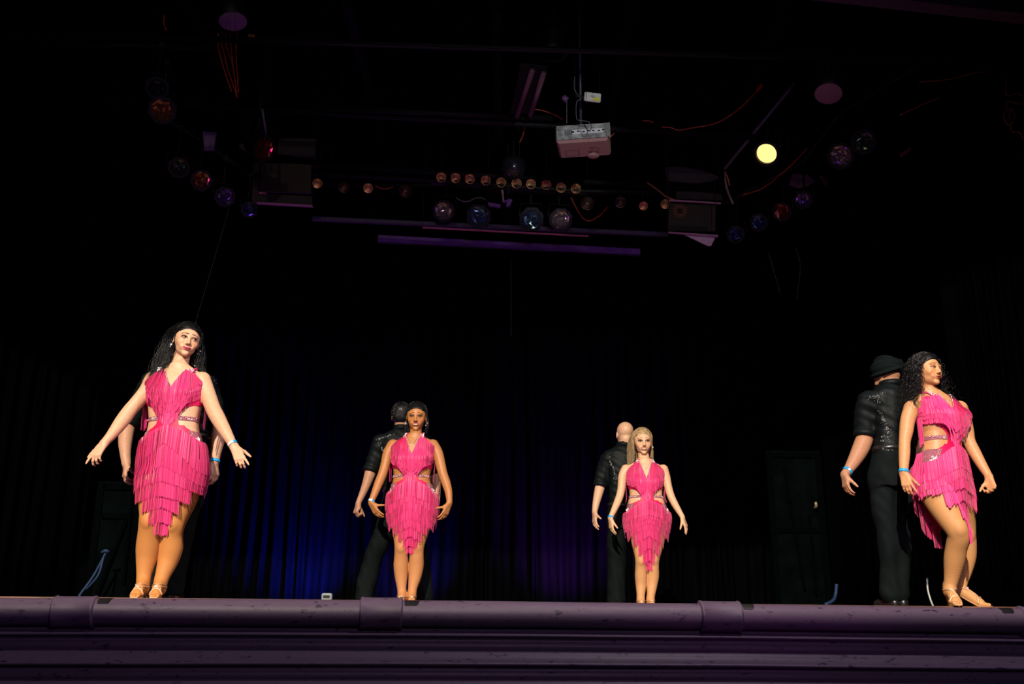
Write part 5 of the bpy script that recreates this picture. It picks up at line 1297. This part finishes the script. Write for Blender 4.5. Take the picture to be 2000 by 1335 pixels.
def bulb(p, R, parent, bowl, name='lamp'):
    ax = tocam(p)-UP*.1; ax /= np.linalg.norm(ax)
    o = MB().lathe(p, -ax, [(R*1.06, -.004), (R, 0), (R*.92, R*.28), (R*.68, R*.62), (R*.35, R*.85), (R*.05, R*.9)], 20, False).lathe(p, -ax, [(R*1.06, -.004), (R*1.12, .01), (R*1.12, R*1.2)], 20, False, mi=1).build(name, [bowl, M_CAN], parent, smooth=True)
    a = np.cross(ax, UP); a /= np.linalg.norm(a); b_ = np.cross(ax, a)
    rr = MB(); rs = np.random.RandomState(int(abs(p[0]*1000)) % 9999)
    rr.lathe(p-ax*R*.75, ax, [(R*.2, 0), (R*.22, R*.35), (R*.10, R*.55), (.0005, R*.58)], 10, False)
    rr.build('glass_tip', M_GLASS, o, smooth=True)
    return o
st = [(862,346),(890,347),(918,349),(949,352),(979,356),(1009,358),(1037,359),(1067,361),(1096,366),(1125,368)]
ps = [P(x, y, 8.8) for x, y in st]
root = empty('striplight', ps[4], 'long striplight with ten small round mirrored lamps', 'stage light')
MB().tube([ps[0]+HH*.09-RR*.1+UP*.0, ps[-1]+HH*.09+RR*.1], .035, 6).build('housing', M_CAN, root)
for i, p_ in enumerate(ps): bulb(p_, 9.3*mpp(*st[i], 8.8), root, M_BOWL)
cl = []
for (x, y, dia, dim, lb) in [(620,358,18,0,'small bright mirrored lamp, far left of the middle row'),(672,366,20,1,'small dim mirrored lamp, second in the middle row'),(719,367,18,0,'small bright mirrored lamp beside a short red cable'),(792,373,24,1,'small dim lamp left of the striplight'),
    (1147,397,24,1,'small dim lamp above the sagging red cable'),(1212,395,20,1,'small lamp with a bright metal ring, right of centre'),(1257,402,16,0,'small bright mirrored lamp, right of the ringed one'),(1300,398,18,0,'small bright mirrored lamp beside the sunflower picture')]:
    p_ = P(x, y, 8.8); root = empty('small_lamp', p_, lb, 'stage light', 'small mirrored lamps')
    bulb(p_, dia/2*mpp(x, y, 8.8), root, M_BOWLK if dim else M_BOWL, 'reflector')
    if x == 1212: MB().lathe(p_, tocam(p_), [(.048, 0), (.054, .004), (.048, .008)], 24, False).build('rim', M_SILV, root, smooth=True)
    MB().tube([p_+HH*.05, p_+HH*.05+UP*.14], .008, 6).build('hanger', M_CAN, root); cl.append(p_+HH*.05+UP*.15)
pipe([cl[0]-RR*.6, cl[3], cl[4], cl[7]+RR*.5], .02, 'black pipe carrying the small mirrored lamps')
G = 'stage lamps on the right side boom'; cl = []
for i, (px, py, d, dia, fm, lb) in enumerate([(1437,457,8.8,38,f_bl,'stage lamp with blue gel, lower left end of the right slanted row'),(1482,434,8.7,38,f_bl,'stage lamp with dim blue gel, second in the right slanted row'),(1527,413,8.6,40,f_rd,'stage lamp with reddish gel, third in the right slanted row'),
    (1569,390,8.5,38,f_pu,'stage lamp with violet and blue glints, right end of the right slanted row'),(1642,305,8.0,56,f_wh,'stage lamp with ribbed foil and magenta glints, on the right'),(1687,277,7.8,52,f_gr,'stage lamp with green-grey gel and violet glints, highest on the right')]):
    q = tocam(P(px, py, d))-RR*.3-UP*.15
    cl.append(par(px, py, d, dia, fm, lb, G, aim=q, seed=50+i)[1])
pipe([cl[0]+(cl[0]-cl[3])*.2, cl[0], cl[1], cl[2], cl[3], cl[4], cl[5], cl[5]+(cl[5]-cl[4])*3], .024, 'black pipe carrying the right slanted row of lamps')
# the one lit lamp
M_LIT = mat('lit_lens', (1, .8, .4), rough=.3, emit=(1.0, .74, .24), es=1.3, noise_amt=0)
p_ = P(1497, 300, 7.9); ax = tocam(p_)-RR*.35-UP*.45; r_, tp = par(1497, 300, 7.9, 52, None, 'lit stage lamp glowing warm yellow, high on the right', 'large lamps over the stage', aim=ax, lens=M_LIT, n=24, up=.35)
MB().lathe(P(1518,283,8.0), tocam(P(1518,283,8.0))-RR*.2, [(.11, 0), (.115, .01), (.115, .05), (.11, .06)], 20, False).build('vent_ring', mat('lamp_vent', (.06, .055, .045), rough=.3, metal=.6), r_)
sl = spot('lit_lamp_beam', tuple(p_+ax/np.linalg.norm(ax)*.08), tuple(p_+ax), 14, (1, .7, .3), 70, .5, .05)
for (px, py, w_, h_, tx, lb, col) in [(455,42,54,22,1,'grey round lens of a down-facing lamp at the top left',(.17,.12,.20)),(1618,183,52,30,-1,'pinkish round lens of a down-facing lamp at the top right',(.20,.11,.14))]:
    p_ = P(px, py, 6.9); R = w_/2*mpp(px, py, 6.9)
    ax = -UP+tocam(p_)*(.15 if h_ < 26 else .5)+RR*.15*tx; ax /= np.linalg.norm(ax); rt_ = empty('down_lamp', p_, lb, 'stage light')
    MB().lathe(p_, -ax, [(R*1.05, 0), (R*1.12, .01), (R*1.1, R*1.2), (R*.7, R*2.0), (R*.5, R*2.2)], 24, False).build('can', M_CAN, rt_, smooth=True)
    MB().lathe(p_+ax*.0, ax, [(.001, .012), (R*.6, .008), (R*1.0, 0)], 24, False).build('lens', mat('frosted_lens_%s' % ('left' if tx > 0 else 'right'), col, rough=.5), rt_, smooth=True)
    MB().tube([p_-ax*R*2, p_-ax*R*2+UP*.25], .012, 6).build('hanger', M_CAN, rt_)

# projector on its pole
pp = P(1137, 257, 7.4); yw = math.radians(3); ax3 = frame(-9); bx = np.array([ax3[0], ax3[2], UP])
root = empty('projector', pp-UP*.07, 'ceiling projector with grey taped back panel and pinkish underside', 'projector')
W_ = 104*mpp(1137, 257, 7.4); H_ = .135; D_ = .30; cb = pp-ax3[2]*D_/2
M_PB = mat('projector_shell', (.46, .27, .23), rough=.45, noise_amt=.06); M_PG = mat('projector_back', (.42, .45, .42), rough=.4, noise_amt=.55, nscale=22); M_PW = mat('port_panel', (.72, .74, .72), rough=.5)
def PB(x, y, z): return cb+bx[0]*x+bx[1]*y+bx[2]*z
MB().box(cb, (W_, D_, H_), bx, .012).build('shell', M_PB, root)
b = MB(); b.add([PB(sx*W_*.5*k, sy*D_*.5*k2, -H_/2-h) for (k, k2, h) in ((.98, .98, 0), (.90, .86, .018)) for (sx, sy) in ((-1, -1), (1, -1), (1, 1), (-1, 1))], [[0, 1, 5, 4], [1, 2, 6, 5], [2, 3, 7, 6], [3, 0, 4, 7], [4, 5, 6, 7]]); b.build('underside', M_PB, root)
MB().box(PB(0, D_/2+.004, 0), (W_*.97, .008, H_*.95), bx, .004).build('back_panel', M_PG, root)
MB().box(PB(W_*.10, D_/2+.011, -.005), (W_*.58, .006, .042), bx, .002).build('port_panel', M_PW, root)
M_DK = mat('port_dark', (.02, .02, .025), rough=.5)
for x in (-.10, -.055, -.01, .03, .07, .115, .15): MB().box(PB(W_*.10+x-.02, D_/2+.0145, -.004+.004*math.sin(x*90)), (.020, .004, .012 if int(x*100) % 2 else .018), bx, .002).build('port', M_DK, root)
for i in range(7): MB().box(PB(-W_*.32+i*.009, D_/2+.010, -.005), (.003, .004, .050), bx).build('vent_slot', M_DK, root)
for i in range(3): MB().tube([PB(-W_*.46, D_/2+.012, .03-.02*i), PB(-W_*.42, D_/2+.012, .018-.02*i), PB(-W_*.39, D_/2+.012, .03-.02*i)], .003, 5).build('tape_mark', M_DK, root)
MB().lathe(PB(.07, -D_*.42, -H_/2-.01), -UP, [(.05, 0), (.05, .012), (.035, .02)], 20).build('lens_hood', M_PB, root, smooth=True)
for (x, y, sx, sy) in ((-.10, .0, .11, .003), (-.10, -.10, .11, .003), (-.155, -.05, .003, .10), (-.045, -.05, .003, .10)): MB().box(PB(x, y, -H_/2-.019), (sx, sy, .002), bx).build('hatch_line', mat('shell_line', (.10, .04, .035), rough=.5), root)
for (x, y, sx) in ((.08, .03, .06), (.07, .0, .03), (.12, .0, .02), (.08, -.04, .09), (.05, -.055, .03), (.11, -.07, .02)): MB().box(PB(x, y, -H_/2-.019), (sx, .007, .002), bx).build('printed_mark', mat('shell_line', (.10, .04, .035), rough=.5), root)
tape = MB(); tape.poly([PB(W_*.42, D_/2+.02, .05), PB(W_*.52, D_/2+.02, .058), PB(W_*.54, D_/2+.02, -.085), PB(W_*.46, D_/2+.02, -.06)], bx[1], .002); tape.build('silver_tape', mat('duct_tape', (.40, .43, .40), rough=.3, metal=.4, noise_amt=.4, nscale=40), root)
p0 = P(1131, 152, 7.35); MB().tube([PB(-.02, D_*.1, H_/2), PB(-.02, D_*.1, H_/2)*[1, 1, 0]+UP*6.245], .012, 10).build('mount_pole', mat('grey_pole', (.05, .06, .07), rough=.4, metal=.3), root, smooth=True)
MB().tube([P(1107, 240, 7.3), P(1107, 190, 7.3)], .004, 6).build('tie_rod', M_SILV, root)
cable('cable', [(1122, 150, 7.28), (1122, 175, 7.26), (1134, 192, 7.25), (1126, 200, 7.25), (1126, 230, 7.25), (1132, 235, 7.24), (1150, 238, 7.24), (1155, 248, 7.22), (1152, 256, 7.2)], .004, M_GREYC, 'grey cable running down the pole into the projector back')
cable('cable', [(1141, 244, 7.22), (1149, 256, 7.2)], .004, M_SHOEK, 'short black lead plugged into the projector', n=3)
wb = P(1157, 190, 7.25); A_ = frame(6, 0, 4); A_ = np.array([A_[0], A_[2], A_[1]])
root = empty('wireless_box', wb, 'small white box with yellow sticker above the projector', 'box')
MB().box(wb, (33*mpp(1157,190,7.25), .03, 19*mpp(1157,190,7.25)), A_, .008).build('case', mat('white_case', (.62, .62, .56), rough=.5, noise_amt=.08), root)
MB().box(wb+A_[1]*.0165+A_[0]*.03-UP*.022, (.045, .003, .024), A_).build('sticker', mat('yellow_sticker', (.75, .66, .02), rough=.5), root)
for i in range(5): MB().box(wb+A_[1]*.0165+A_[0]*(-.055)+UP*(.028-.013*i), (.008, .003, .006), A_).build('port', M_DK, root)
for (x, z, sx, sz) in ((0, 0, .045, .004), (0, .012, .02, .004), (0, -.011, .02, .004), (.0, .03, .012, .004)): MB().box(wb+A_[1]*.0165+A_[0]*x+UP*z, (sx, .003, sz), A_).build('printed_mark', mat('grey_print', (.2, .2, .2), rough=.6), root)
MB().box(wb-A_[0]*.10+HH*.02, (.07, .02, .02), A_).build('bracket', M_CAN, root)
# red and orange cables
for i, pts in enumerate([[(425,65,7.0),(427,95,7.0),(436,130,7.0),(452,178,7.0)],[(426,66,7.0),(436,98,7.02),(445,135,7.02),(462,185,7.0)],[(440,65,7.05),(443,92,7.05),(455,130,7.03),(463,190,7.0)],[(450,66,7.05),(452,100,7.05),(457,140,7.04),(464,190,7.02)],[(464,58,7.1),(461,95,7.08),(463,140,7.05),(466,180,7.02)]]):
    cable('cable', pts, .0055, M_REDC, ['red cable at the upper left, leftmost of the hanging bundle', 'red cable at the upper left, second of the hanging bundle', 'red cable at the upper left, middle of the hanging bundle', 'red cable at the upper left, fourth of the hanging bundle', 'red cable at the upper left, rightmost of the hanging bundle'][i], 'cable', 'red cables hanging at the upper left')
cable('cable', [(1487,165,7.6),(1472,185,7.6),(1440,215,7.6),(1400,240,7.6),(1350,250,7.6),(1325,254,7.6),(1310,249,7.6),(1292,248,7.6)], .006, M_REDC, 'long red cable sagging across the upper right')
cable('cable', [(1276,240,7.6),(1268,236,7.6),(1255,236,7.6)], .005, M_REDC, 'short red cable end right of the projector')
cable('cable', [(1578,288,8.2),(1550,318,8.2),(1525,340,8.2),(1490,367,8.2),(1450,381,8.2)], .006, M_REDC, 'dull red cable running down to the right of the lit lamp')
cable('cable', [(1115,385,8.5),(1125,405,8.5),(1138,425,8.5),(1152,431,8.5),(1172,420,8.5),(1187,404,8.5)], .006, M_REDC, 'red cable sagging right of the large centre lamps')
cable('cable', [(733,363,8.75),(745,368,8.75),(756,368,8.75),(768,365,8.75)], .005, M_REDC, 'short red cable beside the small lamps on the left')
cable('cable', [(1264,356,8.3),(1285,371,8.3),(1300,383,8.3),(1318,390,8.3)], .006, M_ORGC, 'orange cable slanting down to the pink-edged tray')
cable('cable', [(1965,150,6.9),(1966,185,6.9),(1990,182,6.9),(1999,195,6.9),(1990,203,6.9),(1968,198,6.9),(1966,212,6.9),(1960,228,6.9),(1972,245,6.9),(1982,226,6.9),(1972,212,6.9),(1976,255,6.9),(1990,258,6.9),(1999,272,6.9)], .005, M_ORGC, 'orange cable looped in coils at the right edge')
cable('cable', [(1795,160,7.0),(1850,155,7.0),(1905,142,7.0),(1930,140,7.0)], .005, M_ORGC, 'thin dim orange cable along the upper right pipe')
cable('cable', [(1757,225,7.2),(1800,205,7.2),(1835,190,7.2)], .005, M_ORGC, 'thin dim cable slanting at the upper right')
cable('cable', [(1034,212,8.0),(1060,216,8.0),(1085,225,8.0),(1100,234,8.0)], .005, M_REDC, 'dark red cable running from the fluorescent fixture to the projector')
cable('cable', [(1024,248,8.2),(1022,262,8.2),(1015,278,8.2)], .006, M_REDC, 'short red cable left of the projector')
cable('cable', [(1188,270,7.5),(1196,264,7.5),(1200,260,7.5)], .005, M_REDC, 'red cable tip at the right of the projector')
cable('cable', [(321,28,6.9),(320,45,6.9),(325,60,6.9)], .007, M_REDC, 'short red cable at the top left')
cable('cable', [(890,386,8.6),(905,393,8.6),(918,392,8.6),(925,388,8.6),(940,386,8.6),(948,390,8.6)], .006, M_GREYC, 'grey cable with a violet sheen between the centre lamps')
cable('cable', [(1416,335,8.2),(1418,360,8.2),(1424,380,8.2),(1432,398,8.2)], .010, mat('white_rag', (.28, .22, .22), rough=.7, noise_amt=.4, nscale=60), 'twisted pale wire hanging at the corner of the pink-edged tray')
cable('cable', [(1417,338,8.15),(1422,350,8.15),(1425,362,8.15)], .008, mat('orange_tie', (.45, .13, .03), rough=.6, noise_amt=.2), 'orange tie on the twisted pale wire')
pipe([P(1552,162,7.7), P(1415,330,8.25)], .014, 'thin grey brace slanting down from the upper right', M_GREYC)
pipe([P(512,212,7.7), P(520,262,7.8)], .010, 'thin grey hanger above the octagonal lamp', M_GREYC)
tag(MB().poly([P(1478,172,7.62),P(1487,163,7.62),P(1489,170,7.62),P(1482,178,7.62)], HH, .03).build('plug', M_REDC), 'red plug at the upper end of the long sagging cable', 'plug')
tag(MB().poly([P(486,68,7.1),P(498,70,7.1),P(497,76,7.1),P(485,75,7.1)], HH, .03).build('plug', M_ORGC), 'orange plug near the top left', 'plug')
tag(MB().poly([P(1758,300,7.8),P(1778,288,7.8),P(1776,296,7.8),P(1762,306,7.8)], HH, .03).build('plug', mat('dim_red_tape', (.12, .02, .02), rough=.6)), 'dim red tape on the right-hand pipe', 'tape')
# long pipes and beams
for (x0, y0, x1, y1, d, lb) in [(-40,62,2040,128,6.9,'black rig pipe crossing the top of the stage'),(150,195,1560,272,8.0,'black rig pipe behind the projector'),(560,318,1420,372,9.1,'black rig pipe just above the small lamps'),(620,210,1080,232,7.9,'short black pipe left of the projector')]:
    pipe([P(x0, y0, d), P(x1, y1, d)], .026, lb)
zc = 5.9
for i, px in enumerate((210, 600, 960, 1290, 1660)):
    a = P(px, 60, 7.0); a[2] = zc; b_ = a+HH*4.5; c_ = (a+b_)/2
    tag(MB().box(c_+UP*.0, (.10, 4.5, .22), np.array([RR, HH, UP]), .005).build('ceiling_joist', M_PIPE), 'black ceiling joist running front to back, %s' % ['leftmost', 'second from left', 'middle one, over the projector', 'second from right', 'rightmost'][i], 'beam', 'ceiling joists')
# hangers from pipes to ceiling
def bar(name, pL, pR, hpx, d0, d1, m, label, depth=.05, cat='beam', m2=None):
    a = P(*pL, d0); b_ = P(*pR, d1); t = b_-a; Ln = np.linalg.norm(t); t /= Ln; u = UP-t*(UP @ t); u /= np.linalg.norm(u); n_ = np.cross(t, u); h = hpx*mpp(*pL, d0)
    return tag(MB().box((a+b_)/2, (Ln, h, depth), np.array([t, u, n_]), min(.006, h*.2)).build(name, m), label, cat)
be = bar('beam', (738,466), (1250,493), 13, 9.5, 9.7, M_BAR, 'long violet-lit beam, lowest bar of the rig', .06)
a = P(738,474,9.47); b_ = P(1250,500,9.67)
MB().tube([a, b_], .008, 6).build('lower_lip', M_PIPE, be)
bar('batten', (610,427), (1305,458), 8, 9.1, 9.25, mat('dark_violet_batten', (.05, .04, .10), rough=.5, noise_amt=.3, nscale=5), 'dark violet batten under the centre lamps', .05)
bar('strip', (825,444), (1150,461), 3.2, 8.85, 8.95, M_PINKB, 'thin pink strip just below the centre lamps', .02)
# black border behind lamps
tag(MB().poly([P(612,380,9.35), P(1305,405,9.5), P(1305,452,9.5), P(612,420,9.35)], HH, .03).build('masking_cloth', M_VELVET), 'black masking panel behind the centre lamps', 'panel')
MB_ = MB(); 
# fluorescent fixture
zf_ = P(1055, 125, 7.0)[2]
a, b_, c_, e_ = Pz(1040,128,zf_), Pz(1062,133,zf_), Pz(1036,216,zf_), Pz(1010,218,zf_)
root = empty('fluorescent_fixture', (a+c_)/2, 'unlit long fluorescent fixture with pinkish tubes, left of the projector', 'light fixture')
MB().poly([a-RR*.10, b_+RR*.03, c_+RR*.03, e_-RR*.06], UP, .05).build('housing', M_CAN, root)
for (p1, p2) in ((a, e_), (b_, c_)): MB().tube([p1-UP*.045, p2-UP*.045], .022, 10).build('tube', mat('dim_tube', (.20, .12, .14), rough=.35, noise_amt=.1), root, smooth=True)
par(1080, 105, 7.0, 60, f_dk, 'large dark lamp hanging above the fluorescent fixture', 'large lamps over the stage', aim=-UP, seed=77, up=.3)
# loudspeaker dome
q = P(1003, 326, 8.6); root = empty('dome_lamp', q, 'dark rounded lamp housing above the striplight', 'stage light')
MB().lathe(q, tocam(q), [(.001, .10), (.06, .09), (.10, .05), (.118, 0), (.11, -.10), (.07, -.15)], 24).build('housing', mat('dome_gloss', (.012, .012, .016), rough=.22), root, smooth=True)
MB().tube([q+UP*.1, q+UP*.4], .012, 6).build('hanger', M_CAN, root)
# small electronics under the strip
root = empty('dimmer_box', P(975,400,8.75), 'small violet-lit control box hanging among the centre lamps', 'box')
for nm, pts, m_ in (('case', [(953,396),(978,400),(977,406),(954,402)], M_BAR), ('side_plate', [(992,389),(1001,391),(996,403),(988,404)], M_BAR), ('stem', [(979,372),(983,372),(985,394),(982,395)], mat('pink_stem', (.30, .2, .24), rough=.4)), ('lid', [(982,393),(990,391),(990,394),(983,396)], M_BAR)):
    MB().poly([P(x, y, 8.75) for x, y in pts], HH, .03).build(nm, m_, root)
# hanging sheets, pictures and trays
def plate(name, pts, d, m, label, cat, th=.012, parent=None):
    o = MB().poly([P(x, y, d) for x, y in pts], HH, th).build(name, m, parent)
    return tag(o, label, cat) if parent is None else o
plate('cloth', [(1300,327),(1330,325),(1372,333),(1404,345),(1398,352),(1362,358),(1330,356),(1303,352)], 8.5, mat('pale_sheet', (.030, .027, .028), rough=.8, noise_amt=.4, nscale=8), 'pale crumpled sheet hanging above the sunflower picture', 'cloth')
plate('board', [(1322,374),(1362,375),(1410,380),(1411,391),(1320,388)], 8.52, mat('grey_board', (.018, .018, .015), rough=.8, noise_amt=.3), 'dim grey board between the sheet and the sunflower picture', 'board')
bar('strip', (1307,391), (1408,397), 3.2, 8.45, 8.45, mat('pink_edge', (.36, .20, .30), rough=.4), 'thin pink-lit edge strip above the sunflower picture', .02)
root = empty('picture', P(1352,425,8.5), 'dim picture of a yellow sunflower hanging right of the lamps', 'picture')
plate('canvas', [(1306,397),(1397,402),(1397,452),(1305,447)], 8.5, mat('picture_green', (.008, .010, .004), rough=.6, noise_amt=.7, nscale=14, col2=(.018, .012, .003)), '', '', .02, root)
cc = P(1328, 412, 8.48); k = mpp(1328, 412, 8.48)
for i in range(14):
    an = 2*PI*i/14+.1; u = RR*math.cos(an)+UP*math.sin(an); v_ = np.cross(u, HH)
    MB().poly([cc+u*5*k-v_*1.5*k, cc+u*12*k-v_*2.6*k, cc+u*18*k, cc+u*12*k+v_*2.6*k, cc+u*5*k+v_*1.5*k], HH, .004).build('petal', mat('petal_paint', (.10, .045, .005), rough=.6, noise_amt=.3), root)
MB().lathe(cc-HH*.004, -HH, [(.001, .006), (5.5*k, .004), (6*k, 0)], 18, False).build('flower_centre', mat('flower_dark', (.012, .008, .005), rough=.8), root)
plate('frame_side', [(1390,402),(1397,402),(1397,452),(1390,452)], 8.47, mat('frame_red', (.025, .008, .008), rough=.6), '', '', .02, root)
plate('frame_bottom', [(1306,441),(1382,443),(1382,453),(1305,451)], 8.46, M_CAN, '', '', .02, root)
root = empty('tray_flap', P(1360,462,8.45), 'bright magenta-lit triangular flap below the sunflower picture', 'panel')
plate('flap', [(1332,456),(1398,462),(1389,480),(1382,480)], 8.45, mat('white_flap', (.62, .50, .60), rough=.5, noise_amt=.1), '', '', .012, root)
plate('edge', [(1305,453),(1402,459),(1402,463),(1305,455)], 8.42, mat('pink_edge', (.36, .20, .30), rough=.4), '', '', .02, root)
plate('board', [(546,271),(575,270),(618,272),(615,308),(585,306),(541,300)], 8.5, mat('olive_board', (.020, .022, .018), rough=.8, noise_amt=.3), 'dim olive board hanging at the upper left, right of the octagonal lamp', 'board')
root = empty('picture', P(555,350,8.5), 'dim picture of autumn reeds hanging left of the lamps', 'picture')
plate('canvas', [(506,318),(608,322),(608,378),(506,374)], 8.5, mat('reeds_paint', (.005, .0055, .003), rough=.6, noise_amt=.7, nscale=12, col2=(.014, .007, .002), stretch=(2.5, 1, .5)), '', '', .02, root)
rs = np.random.RandomState(4)
for i in range(16):
    x = 512+i*6; y = 372-rs.uniform(20, 48); MB().poly([P(x, 374, 8.48), P(x+3, 374, 8.48), P(x+2+rs.uniform(-4, 4), y, 8.48)], HH, .004).build('painted_reed', mat('reed_paint', (.035, .016, .004), rough=.6, noise_amt=.3), root)
plate('frame_side', [(496,318),(507,318),(503,398),(492,396)], 8.47, mat('frame_brown', (.018, .007, .004), rough=.6), '', '', .02, root)
root = empty('tray', P(556,390,8.45), 'shallow tray with bright pink-lit lower edge under the reed picture', 'tray')
plate('tray_side', [(504,378),(610,384),(610,402),(503,396)], 8.45, mat('tray_brown', (.010, .006, .006), rough=.6), '', '', .02, root)
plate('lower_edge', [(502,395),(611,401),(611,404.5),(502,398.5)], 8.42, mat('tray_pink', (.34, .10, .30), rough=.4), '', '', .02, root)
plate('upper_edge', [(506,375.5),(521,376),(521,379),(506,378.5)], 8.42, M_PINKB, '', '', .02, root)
plate('panel', [(396,257),(423,259),(418,294),(399,294)], 8.4, mat('lilac_panel', (.20, .12, .26), rough=.6, noise_amt=.35, nscale=20, stretch=(3, 1, .3)), 'small violet-lit trapezoid flap on the upper left boom', 'panel')
for i, (x0, y0, x1, y1, d, lb) in enumerate([(470,285,497,300,7.9,'grey tube pointing at the octagonal lamp'),(1100,190,1108,196,7.4,'small violet cap beside the projector pole')]):
    tag(MB().tube([P(x0, y0, d), P(x1, y1, d)], .028 if i == 0 else .025, 10).build('tube' if i == 0 else 'cap', mat('dim_grey', (.06, .055, .055), rough=.5) if i == 0 else mat('violet_cap', (.12, .05, .16), rough=.5), smooth=True), lb, 'tube' if i == 0 else 'cap')
# pink gel flag pieces, right boom
plate('gel_flag', [(1548,340),(1576,341),(1592,355),(1565,370),(1540,362)], 8.6, mat('dim_pink', (.075, .022, .055), rough=.5, noise_amt=.3), 'dim pink flag behind the right slanted row of lamps', 'panel')
plate('gel_flag', [(1600,343),(1612,345),(1622,352),(1612,362),(1604,352)], 8.6, mat('dim_red_flag', (.05, .014, .022), rough=.5), 'small dim red flag right of the pink one', 'panel')

# suspension wires for everything else that hangs
for o in list(SC.objects):
    nm = o.name.split('.')[0]
    if o.parent is None and nm in ('cloth', 'board', 'picture', 'tray', 'tray_flap', 'striplight', 'dimmer_box', 'dome_lamp', 'down_lamp', 'fluorescent_fixture', 'beam', 'batten', 'strip', 'gel_flag', 'panel', 'masking_cloth', 'wireless_box'):
        vs = []
        for q in ([o] if o.type == 'MESH' else list(o.children)):
            if q.type == 'MESH' and q.name in WORG and 'hanger' not in q.name: vs += [np.array(v.co)+WORG[q.name] for v in q.data.vertices]
        vs = np.array(vs); lo, hi = vs[:, 0].min(), vs[:, 0].max(); pts = []
        for t in (.12, .88):
            x = lo+(hi-lo)*t; near = vs[np.abs(vs[:, 0]-x) < max(.03, (hi-lo)*.2)]
            if len(near): q = near[near[:, 2].argmax()]; pts.append(q-UP*.004)
        wires(o, pts, .0025)
